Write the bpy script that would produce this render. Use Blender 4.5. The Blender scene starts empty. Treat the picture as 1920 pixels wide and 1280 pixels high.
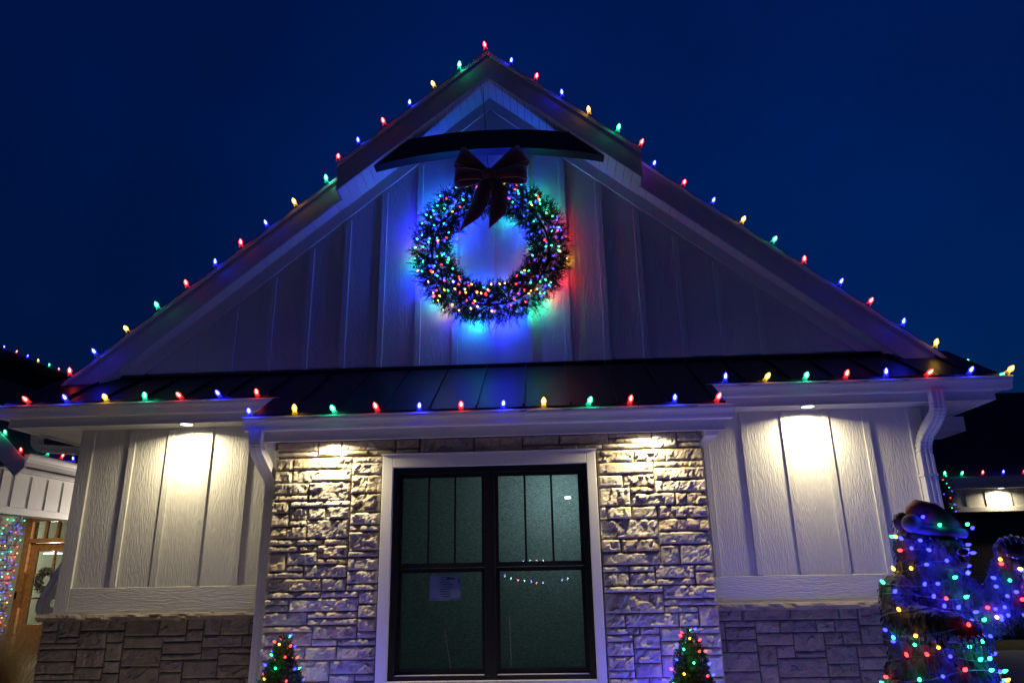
import bpy, bmesh, math, random
from mathutils import Vector, Matrix, Euler, noise
R = math.radians
random.seed(7)
sc = bpy.context.scene
COL = sc.collection

# ------------------------------------------------------------------ camera, sky, fill, exposure
cam_d = bpy.data.cameras.new('camera'); cam = bpy.data.objects.new('camera', cam_d); COL.objects.link(cam)
cam_d.sensor_width = 36; cam_d.lens = 1340 / 1920 * 36; cam_d.clip_start = .05; cam_d.clip_end = 500
PIT, ROL, YAW = R(17.78), R(-1.086), R(-2.72)
EYE = 1.35
_f = Vector((math.sin(YAW)*math.cos(PIT), math.cos(YAW)*math.cos(PIT), math.sin(PIT)))
_r = Vector((math.cos(YAW), -math.sin(YAW), 0)); _u = _r.cross(_f)
_r2 = _r*math.cos(ROL)+_u*math.sin(ROL); _u2 = -_r*math.sin(ROL)+_u*math.cos(ROL)
cam.matrix_world = Matrix(((_r2.x,_u2.x,-_f.x,0),(_r2.y,_u2.y,-_f.y,0),(_r2.z,_u2.z,-_f.z,EYE),(0,0,0,1)))
sc.camera = cam

SUN_EL, SUN_AZ = R(16), R(205)      # low soft glow of the street behind the viewer
w = bpy.data.worlds.new('World'); sc.world = w; w.use_nodes = True
nt = w.node_tree; nt.nodes.clear()
out = nt.nodes.new('ShaderNodeOutputWorld'); bg = nt.nodes.new('ShaderNodeBackground')
sky = nt.nodes.new('ShaderNodeTexSky'); sky.sky_type = 'NISHITA'; sky.sun_disc = False
sky.sun_elevation = R(-.4); sky.sun_rotation = R(25); sky.air_density = 1.2; sky.dust_density = .2; sky.ozone_density = 6
tint = nt.nodes.new('ShaderNodeMix'); tint.data_type = 'RGBA'; tint.blend_type = 'MULTIPLY'; tint.inputs[0].default_value = 1
tint.inputs[7].default_value = (.02, .78, 1.22, 1)
tc = nt.nodes.new('ShaderNodeTexCoord'); cn = nt.nodes.new('ShaderNodeTexNoise'); cn.inputs['Scale'].default_value = 2.2; cn.inputs['Detail'].default_value = 5
cr = nt.nodes.new('ShaderNodeMapRange'); cr.inputs[1].default_value = .3; cr.inputs[2].default_value = .75; cr.inputs[3].default_value = .66; cr.inputs[4].default_value = 1.2
cm = nt.nodes.new('ShaderNodeMix'); cm.data_type = 'RGBA'; cm.blend_type = 'MULTIPLY'; cm.inputs[0].default_value = 1
L = nt.links.new
L(tc.outputs['Generated'], cn.inputs['Vector']); L(cn.outputs['Fac'], cr.inputs[0])
L(sky.outputs[0], tint.inputs[6]); L(tint.outputs[2], cm.inputs[6]); L(cr.outputs[0], cm.inputs[7])
sx = nt.nodes.new('ShaderNodeSeparateXYZ'); L(tc.outputs['Generated'], sx.inputs[0])
er = nt.nodes.new('ShaderNodeMapRange'); er.inputs[1].default_value = 0; er.inputs[2].default_value = .62; er.inputs[3].default_value = .36; er.inputs[4].default_value = 1.28; L(sx.outputs[2], er.inputs[0])
em = nt.nodes.new('ShaderNodeMix'); em.data_type = 'RGBA'; em.blend_type = 'MULTIPLY'; em.inputs[0].default_value = 1; L(cm.outputs[2], em.inputs[6]); L(er.outputs[0], em.inputs[7])
L(em.outputs[2], bg.inputs[0]); L(bg.outputs[0], out.inputs[0]); bg.inputs[1].default_value = .15

sd = bpy.data.lights.new('street_glow', 'SUN'); sd.energy = .014; sd.angle = R(25); sd.color = (.50, .45, 1)
so = bpy.data.objects.new('street_glow', sd); COL.objects.link(so)
so.rotation_euler = Euler((R(90)-SUN_EL, 0, R(-28)))
vs = sc.view_settings
vs.view_transform = 'Standard'; vs.look = 'None'; vs.exposure = 0; vs.gamma = 1; vs.use_curve_mapping = False
sc.cycles.use_denoising = True; sc.cycles.max_bounces = 6; sc.cycles.diffuse_bounces = 3; sc.cycles.glossy_bounces = 3
sc.cycles.transparent_max_bounces = 24; sc.cycles.sample_clamp_indirect = 2; sc.cycles.use_light_tree = True
sc.cycles.caustics_reflective = False; sc.cycles.caustics_refractive = False

# ------------------------------------------------------------------ helpers
WL = {}
def tag(o, label=None, cat=None, group=None, kind=None):
    for k, v in (('label', label), ('category', cat), ('group', group), ('kind', kind)):
        if v: o[k] = v
    return o
def empty(name, loc, label=None, cat=None, group=None, parent=None):
    o = bpy.data.objects.new(name, None); COL.objects.link(o); o.empty_display_size = .1
    loc = Vector(loc); WL[o] = loc
    if parent: o.parent = parent; o.location = loc - WL[parent]
    else: o.location = loc
    return tag(o, label, cat, group)
def link(name, me, parent, loc, rot=None, mat=None):
    o = bpy.data.objects.new(name, me); COL.objects.link(o)
    loc = Vector(loc); WL[o] = loc
    if parent: o.parent = parent; o.location = loc - WL[parent]
    else: o.location = loc
    if rot: o.rotation_euler = rot
    return o
class MB:
    def __init__(s): s.v = []; s.f = []
    def add(s, vs, fs):
        n = len(s.v); s.v += [tuple(p) for p in vs]; s.f += [tuple(i+n for i in f) for f in fs]; return s
    def box(s, x0, x1, y0, y1, z0, z1):
        return s.add([(x0,y0,z0),(x1,y0,z0),(x1,y1,z0),(x0,y1,z0),(x0,y0,z1),(x1,y0,z1),(x1,y1,z1),(x0,y1,z1)],
                     [(0,3,2,1),(4,5,6,7),(0,1,5,4),(1,2,6,5),(2,3,7,6),(3,0,4,7)])
    def prism(s, poly, ax, a, b):
        n = len(poly)
        def P(p, t): return {'x':(t,p[0],p[1]), 'y':(p[0],t,p[1]), 'z':(p[0],p[1],t)}[ax]
        vs = [P(p,a) for p in poly]+[P(p,b) for p in poly]
        return s.add(vs, [tuple(range(n)), tuple(range(2*n-1,n-1,-1))]+[(i,(i+1)%n,n+(i+1)%n,n+i) for i in range(n)])
    def rings(s, rs, cap=True, closed=True):
        n = len(rs[0]); vs = [p for r in rs for p in r]; fs = []
        for k in range(len(rs)-1):
            for i in range(n if closed else n-1):
                fs.append((k*n+i, k*n+(i+1)%n, (k+1)*n+(i+1)%n, (k+1)*n+i))
        if cap: fs += [tuple(range(n)), tuple(range((len(rs)-1)*n, len(rs)*n))]
        return s.add(vs, fs)
    def tube(s, pts, r, n=6, taper=None):
        rs = []
        for i, p in enumerate(pts):
            p = Vector(p); t = (Vector(pts[min(i+1,len(pts)-1)])-Vector(pts[max(i-1,0)])).normalized()
            a = t.cross(Vector((0,0,1)));  a = a.normalized() if a.length > .05 else t.cross(Vector((0,1,0))).normalized()
            b = t.cross(a); rr = r if taper is None else r*(1+(taper-1)*i/(len(pts)-1))
            rs.append([p+(a*math.cos(2*math.pi*k/n)+b*math.sin(2*math.pi*k/n))*rr for k in range(n)])
        return s.rings(rs)
    def mesh(s, name, mat, c=Vector((0,0,0)), smooth=False, recalc=True):
        me = bpy.data.meshes.new(name); me.from_pydata([tuple(Vector(p)-c) for p in s.v], [], s.f)
        if recalc:
            bm = bmesh.new(); bm.from_mesh(me); bmesh.ops.recalc_face_normals(bm, faces=bm.faces); bm.to_mesh(me); bm.free()
        if smooth: me.polygons.foreach_set('use_smooth', [True]*len(me.polygons))
        if mat: me.materials.append(mat)
        me.update(); return me
    def build(s, name, mat, parent=None, smooth=False, recalc=True, bevel=0, **kw):
        lo = [min(p[i] for p in s.v) for i in range(3)]; hi = [max(p[i] for p in s.v) for i in range(3)]
        c = Vector(((lo[0]+hi[0])/2, (lo[1]+hi[1])/2, lo[2]))
        o = link(name, s.mesh(name, mat, c, smooth, recalc), parent, c)
        if bevel:
            m = o.modifiers.new('bevel', 'BEVEL'); m.width = bevel; m.segments = 2; m.limit_method = 'ANGLE'
        return tag(o, **kw)
def box(name, mat, parent, *a, **kw): return MB().box(*a).build(name, mat, parent, **kw)

# ------------------------------------------------------------------ materials
def mat(name):
    m = bpy.data.materials.new(name); m.use_nodes = True; n = m.node_tree
    return m, n, n.nodes['Principled BSDF']
def node(n, t, **kw):
    k = n.nodes.new(t)
    for a, v in kw.items(): k.inputs[a.replace('_', ' ')].default_value = v
    return k
def ramp(n, src, stops):
    r = n.nodes.new('ShaderNodeValToRGB'); e = r.color_ramp.elements
    while len(e) < len(stops): e.new(.5)
    for i, (p, c) in enumerate(stops): e[i].position = p; e[i].color = (*c, 1)
    n.links.new(src, r.inputs[0]); return r.outputs[0]
def bump(n, b, h, strength, dist, prev=None):
    k = n.nodes.new('ShaderNodeBump'); k.inputs['Strength'].default_value = strength; k.inputs['Distance'].default_value = dist
    n.links.new(h, k.inputs['Height'])
    if prev: n.links.new(prev, k.inputs['Normal'])
    n.links.new(k.outputs[0], b.inputs['Normal']); return k.outputs[0]
def coords(n, scale, kind='Object'):
    t = n.nodes.new('ShaderNodeTexCoord'); m = n.nodes.new('ShaderNodeMapping'); m.inputs['Scale'].default_value = scale
    n.links.new(t.outputs[kind], m.inputs[0]); return m.outputs[0]
def pos(n, scale):
    t = n.nodes.new('ShaderNodeNewGeometry'); m = n.nodes.new('ShaderNodeMapping'); m.inputs['Scale'].default_value = scale
    n.links.new(t.outputs['Position'], m.inputs[0]); return m.outputs[0]
def plain(name, col, rough=.5, metal=0, var=.08, bmp=.15, scale=30):
    m, n, b = mat(name); b.inputs['Roughness'].default_value = rough; b.inputs['Metallic'].default_value = metal
    t = node(n, 'ShaderNodeTexNoise', Scale=scale, Detail=5.0); n.links.new(pos(n, (1,1,1)), t.inputs[0])
    n.links.new(ramp(n, t.outputs[0], [(.3, [c*(1-var) for c in col]), (.7, [min(1,c*(1+var)) for c in col])]), b.inputs['Base Color'])
    if bmp: bump(n, b, t.outputs[0], bmp, .002)
    return m
def siding(name, col, horiz=False):
    """fibre-cement board embossed with a cedar grain"""
    m, n, b = mat(name); b.inputs['Roughness'].default_value = .62
    s = (4.5, 10, 40) if horiz else (40, 10, 4.5)
    d = node(n, 'ShaderNodeTexNoise', Scale=.55, Detail=2.0); n.links.new(pos(n, s), d.inputs[0])
    ad = n.nodes.new('ShaderNodeVectorMath'); ad.operation = 'SCALE'; ad.inputs['Scale'].default_value = 1.0
    wv = node(n, 'ShaderNodeMath'); wv.operation = 'MULTIPLY'; wv.inputs[1].default_value = 48
    n.links.new(d.outputs[0], wv.inputs[0])
    sn = node(n, 'ShaderNodeMath'); sn.operation = 'SINE'; n.links.new(wv.outputs[0], sn.inputs[0])
    f = node(n, 'ShaderNodeTexNoise', Scale=3.2, Detail=6.0, Roughness=.7); n.links.new(pos(n, s), f.inputs[0])
    mx = node(n, 'ShaderNodeMath'); mx.operation = 'MULTIPLY_ADD'; mx.inputs[1].default_value = .16; n.links.new(sn.outputs[0], mx.inputs[0]); n.links.new(f.outputs[0], mx.inputs[2])
    bump(n, b, mx.outputs[0], 1.0, .0042)
    g = node(n, 'ShaderNodeTexNoise', Scale=1.3, Detail=4.0); n.links.new(pos(n, (1,1,1)), g.inputs[0])
    n.links.new(ramp(n, g.outputs[0], [(.3, [c*.93 for c in col]), (.7, col)]), b.inputs['Base Color'])
    return m
def stone_mat(name, cols, rough=.85, b1=.9):
    m, n, b = mat(name); b.inputs['Roughness'].default_value = rough
    oi = n.nodes.new('ShaderNodeObjectInfo')
    base = ramp(n, oi.outputs['Random'], [(i/(len(cols)-1), c) for i, c in enumerate(cols)])
    t = node(n, 'ShaderNodeTexNoise', Scale=9.0, Detail=8.0, Roughness=.65); n.links.new(pos(n, (1,1,1)), t.inputs[0])
    sp = ramp(n, t.outputs[0], [(.25, (.66,.64,.62)), (.55, (1,1,1)), (.8, (1.15,1.12,1.08))])
    mx = n.nodes.new('ShaderNodeMix'); mx.data_type = 'RGBA'; mx.blend_type = 'MULTIPLY'; mx.inputs[0].default_value = 1
    n.links.new(base, mx.inputs[6]); n.links.new(sp, mx.inputs[7]); n.links.new(mx.outputs[2], b.inputs['Base Color'])
    t2 = node(n, 'ShaderNodeTexNoise', Scale=48.0, Detail=8.0, Roughness=.75); n.links.new(pos(n, (1,1,1)), t2.inputs[0])
    p = bump(n, b, t.outputs[0], b1, .012); bump(n, b, t2.outputs[0], b1, .010, p)
    return m
M = {}
M['siding'] = siding('white_siding', (.66,.65,.62)); M['siding_h'] = siding('white_siding_board', (.66,.65,.62), True)
M['gable'] = siding('gable_siding', (.60,.59,.58))
M['trim'] = plain('white_trim', (.66,.65,.64), .45, 0, .03, .08, 60)
M['alu'] = plain('white_aluminium', (.66,.65,.66), .36, 0, .03, .03, 25)
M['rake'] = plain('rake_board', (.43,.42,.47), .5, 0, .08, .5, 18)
M['soffit'] = plain('vinyl_soffit', (.64,.63,.62), .5, 0, .05, .06, 20)
M['black'] = plain('black_frame', (.008,.008,.010), .35, 0, .2, .05, 40)
M['gap'] = plain('dark_gap', (.03,.03,.03), .9)
M['shingle'] = plain('black_shingle', (.012,.012,.014), .9, 0, .5, .8, 60)
M['stone'] = stone_mat('split_stone', [(.27,.225,.17),(.46,.40,.31),(.37,.335,.285),(.54,.48,.39),(.31,.285,.255),(.45,.36,.25),(.40,.37,.33)])
M['stone_low'] = stone_mat('base_stone', [(.20,.165,.14),(.30,.245,.205),(.24,.205,.185),(.33,.28,.24),(.21,.185,.17),(.27,.21,.165)], .85, .45)
M['mortar'] = plain('mortar', (.17,.145,.115), .95, 0, .2, .6, 60)
M['mortar_low'] = plain('dark_mortar', (.075,.066,.06), .95, 0, .2, .6, 60)
M['cedar'] = plain('cedar', (.42,.20,.075), .45, 0, .3, .3, 14)
M['cable'] = plain('green_cable', (.006,.012,.008), .5, 0, .2, 0)
M['socket'] = plain('black_socket', (.006,.012,.008), .4, 0, .2, 0)
M['ground'] = plain('winter_lawn', (.07,.065,.035), .95, 0, .4, .8, 8)
M['concrete'] = plain('concrete', (.34,.33,.31), .85, 0, .12, .4, 5)
M['velvet'] = plain('burgundy_velvet', (.12,.002,.004), .75, 0, .3, .4, 60)
M['velvet'].node_tree.nodes['Principled BSDF'].inputs['Sheen Weight'].default_value = .4
M['ribbon_edge'] = plain('ribbon_wire_edge', (.35,.22,.12), .3, .6, .1, 0)
M['paper'] = plain('paper', (.10,.14,.24), .6, 0, .03, 0)
M['ink'] = plain('ink', (.01,.015,.03), .6, 0, .03, 0)
M['garage_door'] = plain('bronze_garage_door', (.035,.033,.034), .4, 0, .1, .2, 12)
M['room'] = plain('dim_room', (.30,.34,.33), .8)
def metal_roof():
    m, n, b = mat('black_metal_roof'); b.inputs['Base Color'].default_value = (.004,.004,.005,1); b.inputs['Roughness'].default_value = .42; b.inputs['Specular IOR Level'].default_value = .16
    t = node(n, 'ShaderNodeTexNoise', Scale=1.0, Detail=3.0); n.links.new(pos(n, (9, 1.2, 1.2)), t.inputs[0]); bump(n, b, t.outputs[0], .5, .01)
    return m
M['metal'] = metal_roof()
def glass():
    m, n, b = mat('window_glass'); n.nodes.remove(b); o = n.nodes['Material Output']
    tr = n.nodes.new('ShaderNodeBsdfTransparent'); tr.inputs[0].default_value = (.62,.74,.74,1)
    gl = n.nodes.new('ShaderNodeBsdfGlossy'); gl.inputs['Roughness'].default_value = .015
    fr = n.nodes.new('ShaderNodeFresnel'); fr.inputs[0].default_value = 1.5
    mx = n.nodes.new('ShaderNodeMixShader'); n.links.new(fr.outputs[0], mx.inputs[0]); n.links.new(tr.outputs[0], mx.inputs[1]); n.links.new(gl.outputs[0], mx.inputs[2])
    n.links.new(mx.outputs[0], o.inputs[0]); return m
M['glass'] = glass()
def shade():
    """woven insect screen over a drawn shade"""
    m, n, b = mat('woven_shade'); b.inputs['Roughness'].default_value = .8
    t = node(n, 'ShaderNodeTexNoise', Scale=1.0, Detail=4.0, Roughness=.8); n.links.new(pos(n, (60,60,190)), t.inputs[0])
    c = ramp(n, t.outputs[0], [(.3, (.12,.155,.16)), (.5, (.31,.37,.37)), (.7, (.66,.72,.72))]); n.links.new(c, b.inputs['Base Color'])
    o = n.nodes['Material Output']; tl = n.nodes.new('ShaderNodeBsdfTranslucent'); n.links.new(c, tl.inputs[0])
    mx = n.nodes.new('ShaderNodeMixShader'); mx.inputs[0].default_value = .6
    n.links.new(b.outputs[0], mx.inputs[1]); n.links.new(tl.outputs[0], mx.inputs[2]); n.links.new(mx.outputs[0], o.inputs[0]); return m
M['shade'] = shade()
BC = {'R': (1,.02,.02), 'G': (.01,.85,.36), 'B': (.015,.02,1), 'Y': (1,.48,.02)}
CORE = {'R': (1,.30,.22), 'G': (.38,1,.68), 'B': (.30,.34,1), 'Y': (1,.72,.28)}
def emit(name, col, s, see=True):
    m, n, b = mat(name); n.nodes.remove(b); o = n.nodes['Material Output']
    e = n.nodes.new('ShaderNodeEmission'); e.inputs[0].default_value = (*col, 1); e.inputs[1].default_value = s
    if see:
        t = n.nodes.new('ShaderNodeBsdfTransparent'); a = n.nodes.new('ShaderNodeAddShader')
        n.links.new(t.outputs[0], a.inputs[0]); n.links.new(e.outputs[0], a.inputs[1]); n.links.new(a.outputs[0], o.inputs[0])
    else: n.links.new(e.outputs[0], o.inputs[0])
    m.cycles.emission_sampling = 'NONE'; return m
for k in BC:
    M['lens'+k] = emit('bulb_lens_'+k, BC[k], 1.5); M['core'+k] = emit('bulb_core_'+k, CORE[k], 2.6); M['base'+k] = emit('bulb_base_'+k, BC[k], .42)
    M['mini'+k] = emit('mini_lens_'+k, tuple(.9*a+.1*c for a, c in zip(BC[k], CORE[k])), 2.2)
M['lamp'] = emit('lamp_face', (1,.96,.82), 9, False)

# ------------------------------------------------------------------ key dimensions (metres; z = 0 at the house, x to the right, y away)
CX = -.55
WY, BY, GY, RY, OY = 6.83, 6.34, 7.20, 7.00, 6.79      # side walls, bay, gable wall, rake board, peak overlay
WH = 4.06                                                # half width of the walls
SOF, BSOF = 2.757, 2.50                                 # soffit heights
APEX, PITCH = 7.04, .833
PS = .5875
pent = lambda y: 3.40-PS*(7.2-y)
rz = lambda x: APEX-PITCH*abs(x-CX)

# ------------------------------------------------------------------ ground
XLG = -6.2
ground = MB().add([(-150,-120,0),(150,-120,0),(150,220,0),(-150,220,0)], [(0,1,2,3)]).build('ground', M['ground'], None, kind='structure')
M['bounce'] = plain('bounce_gravel', (.60,.57,.52), .95, 0, .25, 1.0, 40)
MB().add([(XLG,3.9,.006),(5.1,3.9,.006),(5.1,7.0,.006),(XLG,7.0,.006)], [(0,1,2,3)]).build('bounce_bed', M['bounce'], None, kind='structure')  # unseen pale ground, added to bounce the downlights onto soffits and gutters
box('bounce_walkway', M['concrete'], None, -6.5, 5.15, 2.3, 3.85, -.1, .03, kind='structure')  # unseen paving, added for more bounce light up at the eaves
drive = MB()
for i in range(4):
    for j in range(6): drive.box(5.2+i*2.0, 7.185+i*2.0, -2+j*2.4, .385+j*2.4, -.1, .045)
drive.build('driveway', M['concrete'], None, kind='structure', bevel=.008)

# ------------------------------------------------------------------ house
house = empty('house', (CX, 8, 0), 'white board and batten house with stone bay and big gable', 'house')

def stone_mesh(wd, hg, amp, prot, seed):
    """one split-face stone; face towards -y, origin at the lower left of its mortar bed"""
    g = .016; nx = max(3, round(wd/g)); nz = max(3, round(hg/g)); b = MB(); vs = []
    off = Vector((seed*3.7, seed*1.3, seed*.77)); tilt = random.uniform(-.10, .10); tz = random.uniform(-.16, .10)
    big = random.uniform(.6, 1.25); flat = random.random() < .18
    for k in range(nz+1):
        for i in range(nx+1):
            x = wd*i/nx; z = hg*k/nz; ed = min(i, nx-i, k, nz-k)
            p = Vector((x, 0, z))+off
            q = p*(11.0 if wd > .3 else 14.0); q.y += noise.noise(p*9)*.6
            dd, pp_ = noise.voronoi(q); c0 = pp_[0]; e_ = q-c0
            hr = noise.cell(c0*13.7+Vector((3,7,1))); hx = noise.cell(c0*9.1+Vector((8,2,5))); hz = noise.cell(c0*7.7+Vector((1,4,9)))
            h = amp*(.75*hr + 1.1*hx*e_.x + 1.1*hz*e_.z) + noise.noise(p*6)*amp*.7*big + abs(noise.noise(p*26))*amp*.5 + noise.noise(p*55)*amp*.35
            if flat: h *= .45
            h += tilt*(x-wd/2)*.35 + tz*(z-hg/2)*.35
            y = -(prot+h)
            if ed == 0:
                y = -max(.006, prot*.62+h*.35)
                jx = noise.noise(p*22+Vector((9,0,0)))*.006; jz = noise.noise(p*22+Vector((0,9,0)))*.006
                x = min(max(x+jx, 0), wd); z = min(max(z+jz, 0), hg)
            vs.append((x, min(y, -.003), z))
    W_ = nx+1; fs = [(k*W_+i, k*W_+i+1, (k+1)*W_+i+1, (k+1)*W_+i) for k in range(nz) for i in range(nx)]
    ring = [i for i in range(nx+1)]+[k*W_+nx for k in range(1,nz+1)]+[nz*W_+i for i in range(nx-1,-1,-1)]+[k*W_ for k in range(nz-1,0,-1)]
    n0 = len(vs)
    for r_ in ring: vs.append((vs[r_][0], .02, vs[r_][2]))
    m_ = len(ring)
    fs += [(ring[i], n0+i, n0+(i+1)%m_, ring[(i+1)%m_]) for i in range(m_)]
    b.add(vs, fs); return b
def ashlar(x0, x1, z0, z1, u=.052, widths=(3,9), heights=(1,1,2,2,2,3), holes=()):
    """random ashlar lay-out: list of (x, z, w, h)"""
    nx = max(1, round((x1-x0)/u)); nz = max(1, round((z1-z0)/u)); ux = (x1-x0)/nx; uz = (z1-z0)/nz
    g = [[False]*nx for _ in range(nz)]; outl = []
    for k in range(nz):
        i = 0
        while i < nx:
            if g[k][i]: i += 1; continue
            run = 0
            while i+run < nx and not g[k][i+run]: run += 1
            h = min(random.choice(heights), nz-k)
            if nz-k-h == 1 and random.random() < .7: h = min(h+1, nz-k)
            wmin, wmax = widths
            wd = random.randint(wmin, wmax) if h < 4 else random.randint(5, wmax)
            if h == 1: wd = max(wd, 4)
            wd = min(wd, run)
            if run-wd < 3: wd = run if run <= wmax+2 else run//2
            for kk in range(k, k+h):
                for ii in range(i, i+wd):
                    if g[kk][ii]: h = kk-k; break
                else: continue
                break
            h = max(1, h)
            for kk in range(k, k+h):
                for ii in range(i, i+wd): g[kk][ii] = True
            outl.append((x0+i*ux, z0+k*uz, wd*ux, h*uz)); i += wd
    return outl
def lay(parent, rects, yface, m, amp, prot, gap=.009):
    for (x, z, wd, hg) in rects:
        s = stone_mesh(wd-gap, hg-gap, amp, prot, random.uniform(0, 90))
        me = s.mesh('stone', m, recalc=False)
        link('stone', me, parent, (x+gap/2, yface, z+gap/2))

# --- side walls: board and batten over a stone base
def side_wall(x0, x1, battens, corner, side):
    wl = MB().box(x0, x1, WY, WY+.16, 1.03, SOF+.03).build('siding_wall', M['siding'], house)
    for bx in battens: box('batten', M['siding'], wl, bx-.031, bx+.031, WY-.02, WY, 1.272, SOF-.003, bevel=.003)
    c0, c1 = corner
    box('corner_board', M['siding'], wl, c0, c1, WY-.026, WY+.10, 1.06, SOF-.003, bevel=.003)
    a, b = (c1+.001, x1) if side < 0 else (x0, c0-.001)
    box('skirt_board', M['siding_h'], wl, a, b, WY-.024, WY, 1.062, 1.268, bevel=.003)
    box('drip_flashing', M['trim'], wl, x0-(.02 if side<0 else 0), x1+(.02 if side>0 else 0), WY-.055, WY+.02, 1.046, 1.058)
    return wl
XL, XR = CX-WH, CX+WH
BX0, BX1 = CX-1.875, CX+1.88
side_wall(XL, BX0-.002, [-4.09,-3.706,-3.316,-2.937], (XL-.004, XL+.13), -1)
side_wall(BX1+.002, XR, [1.49,1.861,2.241,2.627,2.997], (XR-.125, XR+.004), 1)
for (x0, x1) in ((XL-.07, BX0-.004), (BX1+.004, XR+.07)):
    sb = MB().box(x0, x1, WY-.03, WY+.16, -.05, 1.02).build('stone_base', M['mortar_low'], house)
    lay(sb, ashlar(x0, x1, .24, 1.0, .052, (3,8), (1,2,2,2,3)), WY-.03, M['stone_low'], .011, .022)
    lm = MB(); n = int((x1-x0+.05)/.025); rs = []
    for i in range(n+1):
        x = x0-.025+(x1-x0+.05)*i/n; pr_ = lambda z, s: WY-.115+noise.noise(Vector((x*9, z*30, s)))*.028+noise.noise(Vector((x*31, z*50, s)))*.012
        rs.append([(x, WY, 1.045), (x, WY-.085, 1.047), (x, pr_(1.035,1)+.012, 1.038), (x, pr_(1.02,2), 1.02), (x, pr_(1.0,3)+.006, 1.003), (x, pr_(.985,4)+.02, .985+noise.noise(Vector((x*14,2,2)))*.006), (x, WY, .985)])
    lm.rings(rs).build('stone_ledge', M['stone_low'], house)
# side return of the front wing on the left, and right
for x0, x1 in ((XL+.001, XL+.16), (XR-.16, XR-.001)):
    box('return_wall', M['siding'], house, x0, x1, WY+.162, 16.0, -.05, SOF+.03)

# --- stone bay with the window
WX0, WX1, WZ0, WZ1 = -1.373, .333, .513, 2.238           # window unit
TX0, TX1, TZ0, TZ1 = -1.466, .412, .42, 2.345            # outside of its casing
bay = MB()
bay.box(BX0, TX0, BY, BY+.2, -.05, BSOF+.05); bay.box(TX1, BX1, BY, BY+.2, -.05, BSOF+.05)
bay.box(TX0+.001, TX1-.001, BY, BY+.2, TZ1, BSOF+.05); bay.box(TX0+.001, TX1-.001, BY, BY+.2, -.05, TZ0)
bay.box(BX0, BX0+.2, BY+.201, WY+.1, -.05, BSOF+.05); bay.box(BX1-.2, BX1, BY+.201, WY+.1, -.05, BSOF+.05)
bay = bay.build('stone_bay', M['mortar'], house)
rc = ashlar(BX0-.02, TX0-.012, .30, TZ1, .054) + ashlar(TX1+.012, BX1+.02, .30, TZ1, .054) + ashlar(BX0-.02, BX1+.02, TZ1+.012, BSOF-.004, .054, (4,9), (1,1,2))
lay(bay, rc, BY, M['stone'], .017, .032)

win = empty('window', (CX, BY, WZ0), parent=house)
t = MB()
t.prism([(TX0,TZ0),(TX1,TZ0),(TX1,TZ1),(TX0,TZ1)], 'y', BY+.1, BY+.101)
for a in ((TX0,WX0,TZ0,TZ1),(WX1,TX1,TZ0,TZ1),(WX0+.001,WX1-.001,WZ1,TZ1),(WX0+.001,WX1-.001,TZ0,WZ0)):
    box('casing', M['trim'], win, a[0], a[1], BY-.052, BY+.09, a[2], a[3], bevel=.004)
box('head_flashing', M['trim'], win, TX0-.012, TX1+.012, BY-.075, BY+.02, TZ1+.001, TZ1+.012)
MX0, MX1 = -.585, -.459
fr = MB()
FY0, FY1 = BY-.012, BY+.11
for a in ((WX0,WX0+.052,WZ0,WZ1),(WX1-.052,WX1,WZ0,WZ1),(WX0+.052,WX1-.052,WZ1-.055,WZ1),(WX0+.052,WX1-.052,WZ0,WZ0+.035),(MX0+.02,MX1-.02,WZ0+.035,WZ1-.055)):
    fr.box(a[0], a[1], FY0, FY1, a[2], a[3])
fr.build('window_frame', M['black'], win, bevel=.003)
for (x0, x1) in ((WX0+.0525, MX0+.0195), (MX1-.0195, WX1-.0525)):
    for (z0, z1, yo) in ((1.385, WZ1-.0555, .018), (WZ0+.0355, 1.383, .046)):
        sh = MB(); s = .034 if z1 < 1.5 else .03; bt = .045 if z1 < 1.5 else .04
        sh.box(x0, x0+s, BY+yo, BY+yo+.025, z0, z1); sh.box(x1-s, x1, BY+yo, BY+yo+.025, z0, z1)
        sh.box(x0+s, x1-s, BY+yo, BY+yo+.025, z0, z0+bt); sh.box(x0+s, x1-s, BY+yo, BY+yo+.025, z1-.035, z1)
        sh.build('sash', M['black'], win)
        box('pane', M['glass'], win, x0+s, x1-s, BY+yo+.010, BY+yo+.015, z0+bt, z1-.035)
        if z1 > 1.5:
            for k in (1, 2):
                mx = x0+s+(x1-x0-2*s)*k/3; box('muntin', M['black'], win, mx-.009, mx+.009, BY+yo+.001, BY+yo+.009, z0+bt, z1-.035)
    box('sash_lift', M['trim'], win, x0+.01, x1-.01, FY0-.006, FY0+.02, WZ0+.0365, WZ0+.0425)
MB().add([(WX0+.03,BY+.137,WZ0+.02),(WX1-.03,BY+.137,WZ0+.02),(WX1-.03,BY+.137,WZ1-.02),(WX0+.03,BY+.137,WZ1-.02)],[(0,1,2,3)]).build('shade', M['shade'], win)
rm = MB().box(WX0-.6, WX1+.6, BY+.21, BY+2.4, WZ0-.4, WZ1+.25)
rm.f = rm.f[:2]+rm.f[3:]; rm.build('room', M['room'], house)
ld = bpy.data.lights.new('shade_fill', 'POINT'); ld.energy = 15; ld.color = (.95,1,1); ld.shadow_soft_size = .12  # fill lamp added behind the shade, brightens its upper right
lo = bpy.data.objects.new('shade_fill', ld); COL.objects.link(lo); lo.parent = win; lo.location = Vector((.1, BY+.6, 2.0))-WL[win]

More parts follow.
